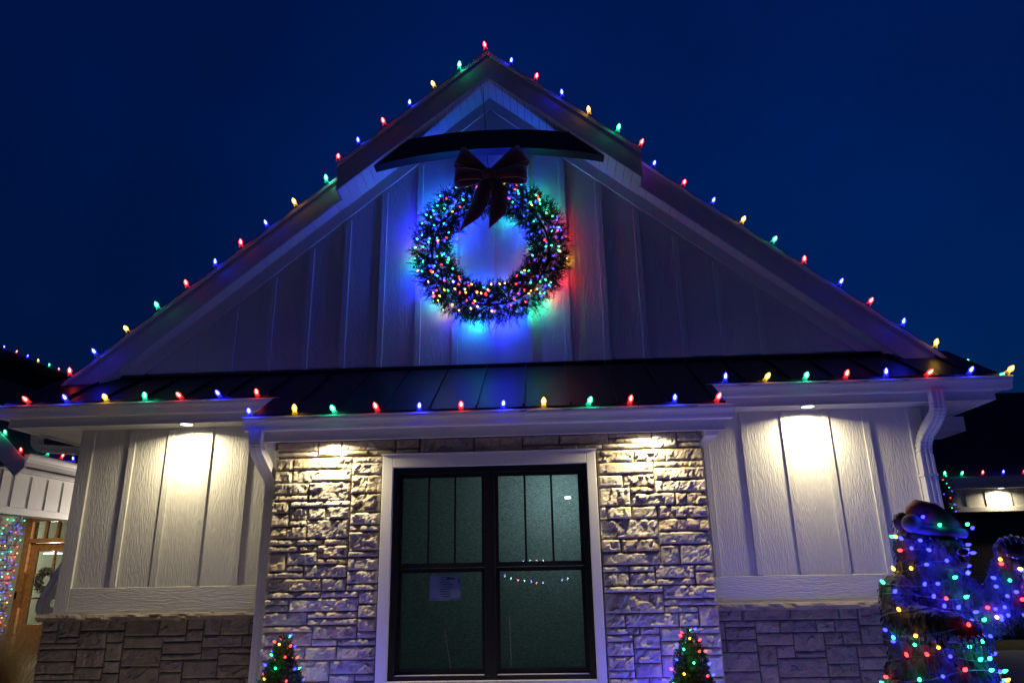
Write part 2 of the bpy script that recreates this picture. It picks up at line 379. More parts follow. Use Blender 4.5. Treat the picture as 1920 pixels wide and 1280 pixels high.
# --- soffits, fascias, gutters of the pent roof
def soffit_run(name, x0, x1, y0, y1, z, holes=()):
    so_ = box(name, M['gap'], house, x0, x1, y0, y1, z+.010, z+.022)
    n = round((x1-x0)/.1); wd = (x1-x0)/n
    me = MB().box(.002, wd-.002, 0, y1-y0, 0, .0095).mesh('soffit_board', M['soffit'])
    for i in range(n): link('soffit_board', me, so_, (x0+i*wd, y0, z+random.uniform(-.0008,.0008)))
    return so_
def gprof(o0, z, s=1):
    """K-style gutter outline, o = distance out from the fascia"""
    P = [(0,-.004),(0,-.112),(.072,-.112),(.078,-.098),(.083,-.078),(.094,-.056),(.106,-.040),(.112,-.026),(.113,-.013),(.122,-.012),(.122,0),(.104,0),(.104,-.012)]
    return [(o0-s*o, z+zz) for o, zz in P]
FYS, FYB = 6.52, 6.035                                    # fascia planes: sides, bay
EX0, EX1 = CX-4.62, CX+4.60                               # fascia corners at the two eaves
GZS, GZB = 2.935, 2.650
MXA, MXB = BX0-.02, BX1+.16                               # bay roof fascia ends
soffit_run('eave_soffit', XL-.55, BX0-.003, FYS+.025, WY, SOF)
soffit_run('eave_soffit', BX1+.003, XR+.53, FYS+.025, WY, SOF)
soffit_run('bay_soffit', MXA, MXB, FYB+.025, BY, BSOF)
for x0, x1 in ((EX0, MXA-.06), (MXB-.02, EX1)):
    box('eave_fascia', M['alu'], house, x0, x1, FYS, FYS+.022, SOF-.016, GZS-.02, bevel=.003)
    MB().box(x0+.0, x1, FYS-.004, FYS-.001, SOF-.017, SOF-.004).build('fascia_hem', M['alu'], house)
box('bay_fascia', M['alu'], house, MXA-.06, MXB, FYB, FYB+.022, 2.448, GZB-.02, bevel=.003)
MB().prism(gprof(FYS, GZS), 'x', EX0-.12, MXA-.05).build('gutter', M['alu'], house)
MB().prism(gprof(FYS, GZS), 'x', MXB-.03, EX1+.12).build('gutter', M['alu'], house)
MB().prism(gprof(FYB, GZB), 'x', MXA-.17, MXB+.065).build('bay_gutter', M['alu'], house)
# returns of the bay roof beyond the side eaves
for x, s in ((MXA-.04, -1), (MXB-.022, 1)):
    MB().prism([(FYB+.023, BSOF-.01), (FYS+.3, BSOF-.01), (FYS+.3, pent(FYS+.3)-.03), (FYB+.023, pent(FYB)-.05)], 'x', x, x+.02).build('roof_return', M['alu'], house)
box('eave_box', M['alu'], house, BX1+.026, MXB-.03, FYB+.13, WY-.028, BSOF-.075, BSOF-.002, bevel=.004)
box('eave_box', M['alu'], house, MXA-.03, BX0-.03, FYB+.13, WY-.028, BSOF-.075, BSOF-.002, bevel=.004)
# eaves along the two sides of the wing
for s in (-1, 1):
    ex = EX0 if s < 0 else EX1; wx = XL if s < 0 else XR
    a, b = sorted((ex, ex-s*.022)); box('side_fascia', M['alu'], house, a, b, FYS+.023, 15.5, SOF-.016, GZS-.02)
    MB().prism([(x if s < 0 else 2*ex-x, z) for x, z in gprof(ex, GZS)], 'y', FYS-.0, 15.5).build('side_gutter', M['alu'], house)
    a, b = sorted((wx, ex-s*.024)); ss = box('side_soffit', M['gap'], house, a, b, WY+.002, 15.5, SOF+.010, SOF+.022)
    me = MB().box(0, b-a, .002, .098, 0, .0095).mesh('soffit_board', M['soffit'])
    for i in range(30): link('soffit_board', me, ss, (a, WY+.004+i*.1, SOF))
box('eave_return', M['alu'], house, 4.82, 5.15, 9.0, 9.04, 2.89, 3.07)
box('eave_return', M['alu'], house, EX1+.005, 5.15, 9.045, 9.6, 2.89, 3.06)

# pent roof: black standing-seam metal
def roofslab(y0, y1, x0, x1, th=.03):
    return MB().prism([(y0, pent(y0)), (y1, pent(y1)), (y1, pent(y1)-th), (y0, pent(y0)-th)], 'x', x0, x1)
rf = roofslab(FYS-.05, GY+.02, EX0-.05, EX1+.05); rf = rf.build('pent_roof', M['metal'], house)
rf2 = roofslab(FYB-.05, FYS-.0505, MXA-.1, MXB+.02).build('bay_roof', M['metal'], house)
k = EX0+.1
while k < EX1:
    y0 = FYB-.045 if MXA-.08 < k < MXB else FYS-.045
    MB().prism([(y0, pent(y0)+.002), (GY-.002, pent(GY)+.002), (GY-.002, pent(GY)+.026), (y0, pent(y0)+.026)], 'x', k-.006, k+.006).build('seam', M['metal'], rf)
    k += .406
box('wall_flashing', M['black'], house, CX-4.2, CX+4.2, GY-.05, GY-.001, 3.385, 3.41)

# --- gable wall
gw = MB().prism([(XL-.4, 3.2), (XR+.4, 3.2), (XR+.4, rz(XR+.4)-.31), (CX, APEX-.31), (XL-.4, rz(XL-.4)-.31)], 'y', GY, GY+.1).build('gable_wall', M['gable'], house)
for k in range(-10, 11):
    bx = CX+k*.403; zt = rz(bx)-.33-.175-.03
    if zt > 3.5: box('batten', M['gable'], gw, bx-.033, bx+.033, GY-.02, GY, 3.41, zt, bevel=.003)
for s in (-1, 1):
    x1 = CX+s*4.45
    MB().prism([(CX, APEX-.335), (x1, rz(x1)-.335), (x1, rz(x1)-.50), (CX, APEX-.50)], 'y', GY-.024, GY).build('frieze_board', M['gable'], gw)

# --- main roof, rake boards, rake soffits
def skew(x0, x1, ztop, zbot, y0, y1):
    return MB().prism([(x0, rz(x0)+ztop), (x1, rz(x1)+ztop), (x1, rz(x1)+zbot), (x0, rz(x0)+zbot)], 'y', y0, y1)
for s in (-1, 1):
    e = CX+s*4.74
    skew(CX, e, 0, -.05, RY+.023, 15.6).build('main_roof', M['shingle'], house)
    skew(CX, CX+s*1.64, .002, -.05, OY+.023, RY+.0229).build('peak_roof', M['shingle'], house)
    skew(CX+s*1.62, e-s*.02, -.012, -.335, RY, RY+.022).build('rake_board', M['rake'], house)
    skew(CX+s*1.62, e-s*.02, .004, -.045, RY-.014, RY-.0005).build('rake_drip_edge', M['alu'], house)
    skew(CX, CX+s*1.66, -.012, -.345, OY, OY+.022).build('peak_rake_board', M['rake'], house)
    skew(CX, CX+s*1.66, .004, -.048, OY-.014, OY-.0005).build('peak_drip_edge', M['alu'], house)
    a = CX+s*1.66
    MB().prism([(OY+.023, rz(a)-.01), (RY-.001, rz(a)-.01), (RY-.001, rz(a)-.345), (OY+.023, rz(a)-.345)], 'x', min(a, a-s*.02), max(a, a-s*.02)).build('peak_rake_return', M['rake'], house)
    so_ = skew(CX, e-s*.1, -.312, -.322, RY+.023, GY-.001).build('rake_soffit', M['gap'], house)
    n = 56; dx = 4.6/n
    me = MB().prism([(.0025, -.322-s*0), (dx-.0025, -.322-PITCH*(dx-.005)), (dx-.0025, -.334-PITCH*(dx-.005)), (.0025, -.334)], 'y', 0, GY-RY-.026).mesh('soffit_board', M['soffit'])
    mem = MB().prism([(-.0025, -.322), (-dx+.0025, -.322-PITCH*(dx-.005)), (-dx+.0025, -.334-PITCH*(dx-.005)), (-.0025, -.334)], 'y', 0, GY-RY-.026).mesh('soffit_board', M['soffit'])
    for i in range(n):
        x = CX+s*i*dx; link('soffit_board', me if s > 0 else mem, so_, (x, RY+.0235, rz(x)+random.uniform(-.001,.001)))
    so_ = skew(CX, CX+s*1.638, -.322, -.332, OY+.023, RY+.0225).build('peak_soffit', M['gap'], house)
    me = MB().prism([(s*.0025, -.336), (s*(dx-.0025), -.336-PITCH*(dx-.005)), (s*(dx-.0025), -.348-PITCH*(dx-.005)), (s*.0025, -.348)], 'y', 0, GY-OY-.03).mesh('soffit_board', M['soffit'])
    for i in range(20):
        x = CX+s*i*dx; link('soffit_board', me, so_, (x, OY+.0235, rz(x)))
# arched collar beam across the peak
ab = MB(); rs = []
for i in range(33):
    dx = -1.42+2.84*i/32; zb = 5.79-.17*(dx/1.335)**2; zt = 6.025-.085*(dx/.95)**2
    zt = min(zt, rz(CX+dx)-.06); zb = min(zb, zt-.02)
    rs.append([(CX+dx, OY+.05, zb), (CX+dx, OY+.05, zt), (CX+dx, OY+.19, zt), (CX+dx, OY+.19, zb)])
ab.rings(rs).build('arched_beam', M['black'], house)

# --- downspouts
def smooth_path(pts, r=.07, n=6):
    P = [Vector(p) for p in pts]; o = [(P[0], 0)]
    for i in range(1, len(P)-1):
        a = (P[i-1]-P[i]); b = (P[i+1]-P[i]); d = min(r, a.length*.48, b.length*.48); A = P[i]+a.normalized()*d; B = P[i]+b.normalized()*d
        for k in range(2*n+1):
            t_ = k/(2*n); o.append((A*(1-t_)**2+P[i]*2*t_*(1-t_)+B*t_*t_, 1 if k % 2 else 0))
    o.append((P[-1], 0)); return o
def downspout(pts, u, w_=.075, d_=.055, r=.07):
    u = Vector(u); pp = smooth_path(pts, r); rs = []
    for i, (p, c) in enumerate(pp):
        tt = (pp[min(i+1,len(pp)-1)][0]-pp[max(i-1,0)][0]).normalized(); v = tt.cross(u).normalized(); uu = v.cross(tt).normalized()
        q = .90 if c else 1.0; a, b = w_/2*q, d_/2*q; r_ = []
        # rectangular pipe with shallow flutes
        for (x, y) in [(-1,-1),(-.6,-1),(-.5,-.88),(-.25,-.88),(-.15,-1),(.15,-1),(.25,-.88),(.5,-.88),(.6,-1),(1,-1),(1,-.3),(.92,-.15),(.92,.15),(1,.3),(1,1),(.6,1),(.5,.88),(.25,.88),(.15,1),(-.15,1),(-.25,.88),(-.5,.88),(-.6,1),(-1,1),(-1,.3),(-.92,.15),(-.92,-.15),(-1,-.3)]:
            r_.append(p+uu*a*x+v*b*y)
        rs.append(r_)
    return MB().rings(rs).build('downspout', M['alu'], house)
d1 = downspout([(-2.50,5.985,2.55),(-2.50,5.985,2.40),(-2.545,6.55,2.17),(-2.545,6.55,.0)], (1,0,0), .11, .08, .14)
d2 = downspout([(3.50,6.465,2.83),(3.50,6.465,2.64),(3.45,6.755,2.42),(3.45,6.755,.0)], (1,0,0), .115, .085, .13)
d3 = downspout([(-5.23,7.02,2.84),(-5.23,7.02,2.63),(-4.665,7.02,2.58),(-4.665,7.02,1.55),(-4.90,7.02,1.08),(-4.90,7.3,1.0),(-4.78,7.35,0)], (0,1,0), .10, .075, .12)
for z in (2.1, 1.3): box('pipe_strap', M['alu'], d2, 3.385, 3.515, 6.708, 6.82, z, z+.02)
for z in (2.0, 1.1): box('pipe_strap', M['alu'], d1, -2.607, -2.483, 6.505, 6.60, z, z+.02)

# --- recessed lamps in the soffits
def can_light(x, y, z, power, parent, size=R(164)):
    o = empty('soffit_light', (x, y, z), parent=parent); rs = []
    for r_, h in ((.075,.002),(.078,-.004),(.066,-.012),(.055,-.009),(.054,.006)):
        rs.append([(x+r_*math.cos(2*math.pi*k/24), y+r_*math.sin(2*math.pi*k/24), z+h) for k in range(24)])
    MB().rings(rs, cap=False).build('trim_ring', M['trim'], o, smooth=True)
    MB().add([(x+.055*math.cos(2*math.pi*k/24), y+.055*math.sin(2*math.pi*k/24), z-.008) for k in range(24)], [tuple(range(24))]).build('lamp_lens', M['lamp'], o)
    l = bpy.data.lights.new('downlight', 'AREA'); l.shape = 'DISK'; l.size = .10; l.energy = power*.195; l.spread = R(162); l.color = (1,.85,.52)
    lo = bpy.data.objects.new('downlight', l); COL.objects.link(lo); lo.parent = o; lo.location = (0,0,-.02)
    return o
can_light(-3.47, 6.63, SOF, 115, house); can_light(2.42, 6.64, SOF, 115, house)
can_light(-1.895, 6.165, BSOF, 130, house); can_light(.855, 6.165, BSOF, 130, house)

# paper notice inside the glass
for a, b in (((-.915,BY+.051,.905),(-.853,BY+.051,.565)), ((-.37,BY+.051,.98),(-.358,BY+.051,.565))): MB().tube([a, b], .003, 6).build('blind_wand', M['mortar'], win)
nt_ = empty('paper_notice', (-.914, BY+.05, 1.124), 'printed paper notice on the lower left window pane', 'notice')
MB().add([(-1.046,BY+.0535,1.124),(-.782,BY+.0535,1.124),(-.782,BY+.0535,1.327),(-1.046,BY+.0535,1.327)],[(0,1,2,3)]).build('sheet', M['paper'], nt_)
pm = MB()
for k in range(9):
    z = 1.305-k*.019; a = random.choice((-.96,-.95,-.94)); pm.box(a, a+random.uniform(.06,.11), BY+.0525, BY+.0530, z, z+.006)
pm.box(-.90,-.83, BY+.0525, BY+.0530, 1.292, 1.304); pm.box(-.80,-.79, BY+.0525, BY+.0530, 1.26, 1.30); pm.box(-1.03,-.96, BY+.0525,BY+.0530,1.135,1.139); pm.box(-.88,-.79, BY+.0525,BY+.0530,1.132,1.137)
pm.build('print', M['ink'], nt_)

# ------------------------------------------------------------------ light strings
def bulb_meshes():
    d = {}
    prof = [(r*1.3, z*1.15) for r, z in [(0,.0),(.0105,.002),(.0125,.012),(.0165,.022),(.0178,.030),(.0155,.042),(.0105,.053),(.005,.061),(.0008,.065)]]
    for c in BC:
        rs = [[(r*math.cos(2*math.pi*k/10), r*math.sin(2*math.pi*k/10), z+.018) for k in range(10)] for r, z in prof[1:]]
        d['l'+c] = MB().rings(rs).mesh('bulb_lens', M['lens'+c], smooth=True)
        rs = [[(.52*r*math.cos(2*math.pi*k/8), .52*r*math.sin(2*math.pi*k/8), .008+.82*z+.018) for k in range(8)] for r, z in prof[2:]]
        d['c'+c] = MB().rings(rs).mesh('bulb_core', M['core'+c], smooth=True)
        rs = [[(r*math.cos(2*math.pi*k/6), r*math.sin(2*math.pi*k/6), z) for k in range(6)] for r, z in ((.004,0),(.0085,.005),(.009,.013),(.006,.021),(.0012,.027))]
        d['m'+c] = MB().rings(rs).mesh('mini_bulb', M['mini'+c], smooth=True)
    for c in BC:   # ribbed collar; the bulb light on it is put in as emission
        rs = [[((r*(1 if k % 2 else .86))*math.cos(2*math.pi*k/12), (r*(1 if k % 2 else .86))*math.sin(2*math.pi*k/12), z) for k in range(12)] for r, z in ((.025,-.002),(.022,.012),(.016,.028))]
        d['b'+c] = MB().rings(rs, cap=False).mesh('bulb_base', M['base'+c])
    rs = [[(r*math.cos(2*math.pi*k/8), r*math.sin(2*math.pi*k/8), z) for k in range(8)] for r, z in ((.012,-.012),(.013,.0),(.0125,.018),(.010,.022))]
    d['s'] = MB().rings(rs).mesh('socket', M['socket']); return d
BM = bulb_meshes()
LD = {}
def lamp_data(c, p):
    k = (c, p)
    if k not in LD:
        l = bpy.data.lights.new('bulb_glow', 'POINT'); l.energy = p; l.color = BC[c]; l.shadow_soft_size = .012; LD[k] = l
    return LD[k]
PW = {'R': .27, 'G': .85, 'B': 2.6, 'Y': .38}
def c9(parent, p, c, d, pw=1.0):
    """one cone bulb: lens with its core and socket, pointing along d"""
    q = Vector(d).normalized().to_track_quat('Z', 'Y').to_euler()
    o = link('bulb', BM['l'+c], parent, p, q)
    for nm, me in (('bulb_core', BM['c'+c]), ('bulb_base', BM['b'+c]), ('socket', BM['s'])):
        k = bpy.data.objects.new(nm, me); COL.objects.link(k); k.parent = o
    if pw:
        l = bpy.data.objects.new('bulb_glow', lamp_data(c, PW[c]*pw)); COL.objects.link(l); l.parent = o; l.location = (0,0,.05)
def wire(parent, pts, sag=.02, r=.0035, name='cable'):
    P = []
    for i in range(len(pts)-1):
        a, b = Vector(pts[i]), Vector(pts[i+1])
        for k in range(4):
            t_ = k/4; p = a.lerp(b, t_); p.z -= sag*4*t_*(1-t_)*random.uniform(.5,1.2); p.y -= random.uniform(0,.004); P.append(p)
    P.append(Vector(pts[-1])); MB().tube(P, r, 5).build(name, M['cable'], parent)
def string(label, bulbs, tilt, group='cone bulb strings along the rooflines', pw=1.0, jit=.38, sag=.03):
    o = empty('light_string', bulbs[0][:3], label, 'string lights', group)
    wire(o, [b[:3] for b in bulbs], sag)
    for (x, y, z, c) in bulbs:
        d = Vector(tilt)+Vector((random.uniform(-jit,jit), random.uniform(-jit,jit), random.uniform(-.1,.1)))
        c9(o, (x, y, z), c, d, pw)
    return o
def rake_pts(xs, cols, y, lift=.02):
    return [(x, y, rz(x)+lift, c) for x, c in zip(xs, cols)]
string('coloured cone bulbs on the left edge of the projecting peak', rake_pts([-.56,-.866,-1.14,-1.424,-1.696,-1.977,-2.20], 'RGYBRBR', OY-.018), (-.25,-.25,1))
string('coloured cone bulbs on the right edge of the projecting peak', rake_pts([-.275,.0,.292,.578,.87,1.10], 'BRBYGR', OY-.018), (.2,-.25,1))
string('coloured cone bulbs down the long left rake of the gable', rake_pts([-2.38,-2.71,-3.009,-3.285,-3.551,-3.831,-4.117,-4.415,-4.717,-4.971,-5.25], 'GYBRBRGYBRB', RY-.018), (-.35,-.25,1))
string('coloured cone bulbs down the long right rake of the gable', rake_pts([1.26,1.561,1.847,2.134,2.425,2.721,3.036,3.296,3.589,3.865,4.12], 'BRBYGRBRBYG', RY-.018), (.35,-.25,1))
string('coloured cone bulbs along the left eave gutter', [(x, 6.405, 2.95, c) for x, c in zip([-5.25,-4.911,-4.538,-4.156,-3.783,-3.426,-3.055,-2.70], 'BRBYGRBR')], (-.15,-.75,.6), pw=.55)
string('coloured cone bulbs along the middle gutter over the stone bay', [(x, 5.92, 2.665, c) for x, c in zip([-2.55,-2.157,-1.808,-1.437,-1.083,-.725,-.369,-.024,.35,.696,1.071,1.416], 'BYGRBRBYGRBR')], (0,-.75,.6), pw=.55)
string('coloured cone bulbs along the right eave gutter', [(x, 6.405, 2.95, c) for x, c in zip([1.63,1.984,2.343,2.703,3.062,3.411,3.786,4.12], 'BYGRBRBY')]+[(4.16, 6.62+i*.375, 2.952, c) for i, c in enumerate('GRBRY')], (.25,-.6,.6), pw=.55)

# ------------------------------------------------------------------ wreath
def needle_mat(name, c):
    m, n, b = mat(name); b.inputs['Roughness'].default_value = .8; b.inputs['Specular IOR Level'].default_value = .12
    t = node(n, 'ShaderNodeTexNoise', Scale=25.0); n.links.new(pos(n, (1,1,1)), t.inputs[0])
    n.links.new(ramp(n, t.outputs[0], [(.3, [k*.6 for k in c]), (.7, [k*1.5 for k in c])]), b.inputs['Base Color']); return m
M['fir'] = needle_mat('fir_needles', (.010,.024,.011)); M['boxwood'] = needle_mat('box_leaves', (.02,.045,.015))
def sprig(mb, p, d, ln, nn, nl, wd=.004):
    """a twig with needles on all sides"""
    d = d.normalized(); a = d.orthogonal().normalized(); b = d.cross(a); q = p+d*ln
    mb.add([p-a*.003, p+a*.003, q], [(0,1,2)])
    for i in range(nn):
        t_ = (i+.5)/nn; c = p+d*(ln*t_); th = i*2.4+random.random(); s = a*math.cos(th)+b*math.sin(th)
        e = c+(s*.8+d*.75).normalized()*nl*(1.1-.5*t_); k = s.cross(d).normalized()*wd
        mb.add([c-k*.6, c+k*.6, e+k*.25, e-k*.25], [(0,1,2,3)])
WC = Vector((CX+.0, GY-.17, 4.66)); WR = .635
wreath = empty('wreath', (WC.x, WC.y, WC.z-.85), 'large evergreen wreath covered in coloured mini lights on the gable', 'wreath')
mb = MB()
for i in range(3400):
    th = random.random()*2*math.pi; ph = random.random()*2*math.pi; rr = .15*math.sqrt(random.uniform(.02,1))
    ce = WC+Vector((math.cos(th), 0, math.sin(th)))*WR; rad = Vector((math.cos(th),0,math.sin(th)))
    ph = ph if math.sin(ph) > -.15 else -ph; o_ = rad*math.cos(ph)*1.15+Vector((0,-1,0))*math.sin(ph)*.8
    p = ce+o_*rr; tan = Vector((-math.sin(th),0,math.cos(th)))*random.choice((-1,1))
    d = o_*random.uniform(.5,1.1)+tan*random.uniform(.2,.9)+Vector((random.uniform(-.3,.3),)*3)
    sprig(mb, p, d, random.uniform(.07,.14)*(1.5 if random.random() < .08 else 1), 14, .038, .0055)
for i in range(420):
    th = random.random()*2*math.pi; sg = random.choice((-1,1,1)); rad = Vector((math.cos(th),0,math.sin(th)))
    p = WC+rad*(WR+sg*random.uniform(.05,.17))+Vector((0,random.uniform(.0,.10),0)); tan = Vector((-math.sin(th),0,math.cos(th)))
    sprig(mb, p, rad*sg+tan*random.uniform(-.5,.5)+Vector((0,random.uniform(-.1,.35),0)), random.uniform(.08,.15), 14, .038, .004)
mb.build('fir_sprigs', M['fir'], wreath, recalc=False, kind='stuff')
rs = []
for k in range(49):
    th = k/48*2*math.pi; rad = Vector((math.cos(th),0,math.sin(th)))
    rs.append([WC+rad*(WR+.012*math.cos(a))+Vector((0,.02-.012*math.sin(a),0)) for a in [j*math.pi/3 for j in range(6)]])
MB().rings(rs, cap=False).build('wreath_core', M['fir'], wreath)
ws = empty('light_string', (WC.x, WC.y-.1, WC.z-.8), 'coloured mini lights threaded through the big gable wreath', 'string lights')
def mini(parent, p, c, d=None, pw=0, sc_=1, lz=.03):
    d = d or Vector((random.uniform(-1,1), random.uniform(-1,.2), random.uniform(-.6,1)))
    o = link('mini_bulb', BM['m'+c], parent, p, d.normalized().to_track_quat('Z','Y').to_euler()); o.scale = (sc_,)*3
    if pw:
        l = bpy.data.objects.new('bulb_glow', lamp_data(c, pw)); COL.objects.link(l); l.parent = o; l.location = (0,0,lz)
    return o
def wr_pt(th, dr, dy): return WC+Vector((math.cos(th),0,math.sin(th)))*(WR+dr)+Vector((0,dy,0))
pts = []
for i in range(255):
    th = random.random()*2*math.pi; a = random.uniform(-1,1); dr = a*.185
    dy = -(.10+.07*math.cos(a*1.5))+random.uniform(-.02,.03)
    c = random.choices('BGRY', (46,26,18,10))[0]
    if .2 < th < 1.0 or 2.6 < th < 3.4: c = random.choice((c, 'B', 'G'))
    if 3.9 < th < 5.4: c = random.choice((c, c, 'Y', 'R'))
    mini(ws, wr_pt(th, dr, dy), c, pw=(.16 if c == 'B' else .05) if i % 2 == 0 else 0)
# bulbs tucked in behind the greenery, washing the wall
deg = math.pi/180
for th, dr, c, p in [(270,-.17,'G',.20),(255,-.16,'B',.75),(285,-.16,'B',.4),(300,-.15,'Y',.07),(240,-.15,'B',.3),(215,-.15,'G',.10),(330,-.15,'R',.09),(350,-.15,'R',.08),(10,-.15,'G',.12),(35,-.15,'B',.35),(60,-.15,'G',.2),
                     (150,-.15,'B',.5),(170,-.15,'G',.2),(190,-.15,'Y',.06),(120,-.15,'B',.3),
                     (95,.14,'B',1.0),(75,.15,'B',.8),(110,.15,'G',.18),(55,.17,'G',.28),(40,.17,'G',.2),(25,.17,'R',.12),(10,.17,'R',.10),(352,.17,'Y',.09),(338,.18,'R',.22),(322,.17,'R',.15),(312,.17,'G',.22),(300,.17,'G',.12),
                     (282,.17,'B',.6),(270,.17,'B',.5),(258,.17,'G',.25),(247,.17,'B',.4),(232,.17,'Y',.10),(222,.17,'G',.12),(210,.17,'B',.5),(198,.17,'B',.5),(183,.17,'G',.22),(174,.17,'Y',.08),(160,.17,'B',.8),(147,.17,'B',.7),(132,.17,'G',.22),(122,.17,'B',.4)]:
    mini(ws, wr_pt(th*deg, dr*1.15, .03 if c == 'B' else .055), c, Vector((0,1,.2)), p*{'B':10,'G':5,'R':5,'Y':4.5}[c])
MB().tube([(CX-.06,OY+.1,6.68),(CX-.05,GY-.03,6.2),(CX-.03,GY-.025,5.8),(CX+.0,GY-.06,5.5),(CX+.03,WC.y,5.28)], .004, 5).build('cable', M['cable'], ws)
# velvet bow
bow = empty('ribbon_bow', (CX, WC.y-.2, 4.75), 'dark red velvet ribbon bow with two tails on the wreath', 'bow')
BYY = WC.y-.27
def band(name, centre, wdt, par):
    """ribbon strip along centre points (x, y, z), widths across dir"""
    vs = []; fs = []
    for (p, a) in zip(centre, wdt): p = Vector(p); a = Vector(a); vs += [p-a, p+a]
    fs = [(2*i, 2*i+1, 2*i+3, 2*i+2) for i in range(len(centre)-1)]
    o = MB().add(vs, fs).build(name, M['velvet'], par, smooth=True, recalc=False)
    so_ = o.modifiers.new('thick', 'SOLIDIFY'); so_.thickness = .006
    for k in (0, 1): MB().tube([vs[2*i+k] for i in range(len(centre))], .004, 4).build('wired_edge', M['ribbon_edge'], o)
    return o
KN = Vector((CX+.02, BYY, 5.39))
def loop(tip, wv, wn, name='bow_loop'):
    """a puffed ribbon loop from the knot out to tip and back; wv is half its width across"""
    tip = Vector(tip); wv = Vector(wv); c = []; a = []
    for i in range(17):
        t_ = i/16*2*math.pi; s = (1-math.cos(t_))/2; dep = math.sin(t_)*.10*(.4+.6*s)
        c.append(KN.lerp(tip, s**.8)+Vector((0,-dep-.01,0))); a.append(wv*(wn+(1-wn)*s))
    return band(name, c, a, bow)
loop((CX-.325, BYY, 5.645), (.045,0,.105), .45); loop((CX+.40, BYY, 5.635), (-.055,0,.10), .45)
loop((CX-.355, BYY-.03, 5.365), (.005,0,.085), .55); loop((CX+.42, BYY-.03, 5.375), (.0,0,.085), .55)
band('bow_tail', [(CX-.0,BYY-.03,5.36),(CX-.035,BYY-.07,5.22),(CX-.08,BYY-.04,5.06),(CX-.125,BYY-.06,4.93),(CX-.195,BYY-.05,4.80)], [(.06,0,.0),(.08,0,.012),(.095,0,.02),(.098,0,.03),(.098,0,.068)][::1], bow)
band('bow_tail', [(CX+.06,BYY-.03,5.36),(CX+.115,BYY-.08,5.22),(CX+.125,BYY-.045,5.06),(CX+.115,BYY-.06,4.95),(CX+.105,BYY-.05,4.83)], [(.045,0,.0),(.075,0,-.01),(.085,0,-.0),(.09,0,.03),(.09,0,.085)], bow)
kb = bmesh.new(); bmesh.ops.create_icosphere(kb, subdivisions=3, radius=1)
for v in kb.verts: v.co = Vector((v.co.x*.075, v.co.y*.065, v.co.z*.062*(1+.1*math.sin(v.co.x*9))))
km = bpy.data.meshes.new('bow_knot'); kb.to_mesh(km); kb.free(); km.materials.append(M['velvet']); km.polygons.foreach_set('use_smooth', [True]*len(km.polygons))
link('bow_knot', km, bow, KN+Vector((0,-.06,-.005)))

#PART2
# ------------------------------------------------------------------ entry: porch, door and the wing behind
M['cream'] = plain('cream_wall', (.55,.50,.42), .8)
M['black_flat'] = plain('dark_gable', (.02,.02,.023), .9)
wing = empty('entry_wing', (-10, 14, 0), 'recessed entry wall under a black roof beyond the left corner', 'house wing')
DX = -9.65
ww = MB()
ww.box(-15, DX-.62, 14.0, 14.2, -.05, 3.05); ww.box(DX+.62, XL-.01, 14.0, 14.2, -.05, 3.05); ww.box(DX-.62, DX+.62, 14.0, 14.2, 2.55, 3.05)
ww = ww.build('entry_wall', M['siding'], wing)
MB().prism([(13.4,3.02),(18.3,5.6),(18.3,3.0),(14.1,3.0)], 'x', -16, XL-.62).build('entry_roof', M['shingle'], wing)
g2 = lambda x: 7.57-.41*(x+15.4)
MB().prism([(-22,g2(-19)-1.2),(-19,g2(-19)),(-6,g2(-6)),(-6,2.5),(-22,2.5)], 'y', 18.5, 24).build('rear_gable', M['black_flat'], wing)
MB().prism([(-19,g2(-19)+.06),(-6,g2(-6)+.06),(-6,g2(-6)-.2),(-19,g2(-19)-.2)], 'y', 18.3, 24.1).build('rear_roof', M['shingle'], wing)
door = empty('entry_door', (DX, 14.05, 0), parent=wing)
for a in ((DX-.62,DX-.49,0,2.54),(DX+.49,DX+.62,0,2.54),(DX-.489,DX+.489,2.04,2.12),(DX-.489,DX+.489,2.44,2.54)): box('door_casing', M['cedar'], door, a[0], a[1], 13.93, 14.12, a[2], a[3], bevel=.006)
for k in (-1, 0, 1): box('transom_bar', M['cedar'], door, DX+k*.245-.02, DX+k*.245+.02, 13.98, 14.06, 2.121, 2.439)
for a in ((DX-.48,DX-.35,.02,2.03),(DX+.35,DX+.48,.02,2.03),(DX-.349,DX+.349,1.88,2.03),(DX-.349,DX+.349,.02,.55)): box('door_stile', M['cedar'], door, a[0], a[1], 14.0, 14.06, a[2], a[3], bevel=.005)
box('door_bar', M['cedar'], door, DX-.018, DX+.018, 14.01, 14.05, .551, 1.879)
for z in (1.0, 1.44): box('door_bar', M['cedar'], door, DX-.349, DX+.349, 14.012, 14.048, z, z+.035)
box('door_glass', M['glass'], door, DX-.349, DX+.349, 14.03, 14.034, .551, 1.879)
box('transom_glass', M['glass'], door, DX-.489, DX+.489, 14.03, 14.034, 2.121, 2.439)
box('doorbell', M['black'], door, DX-.60, DX-.56, 13.915, 13.93, 1.02, 1.14, bevel=.005)
hall = MB().box(-11.6, -7.6, 14.25, 17.4, -.05, 2.7); hall.f = hall.f[:2]+hall.f[3:]; hall.build('hallway', M['cream'], wing)
for x in (-10.35,-9.1): box('hall_trim', M['trim'], wing, x, x+.1, 17.3, 17.36, 0, 2.2)
ch = empty('chandelier', (-10.58, 15.3, 1.80), 'glowing ring chandelier seen through the entry door glass', 'chandelier')
rs = [[(-10.58+(.17+.012*math.cos(a))*math.cos(t), 15.3+(.17+.012*math.cos(a))*math.sin(t), 1.88+.012*math.sin(a)) for a in [0,1.57,3.14,4.71]] for t in [k/24*2*math.pi for k in range(25)]]
MB().rings(rs, cap=False).build('lamp_ring', M['lamp'], ch)
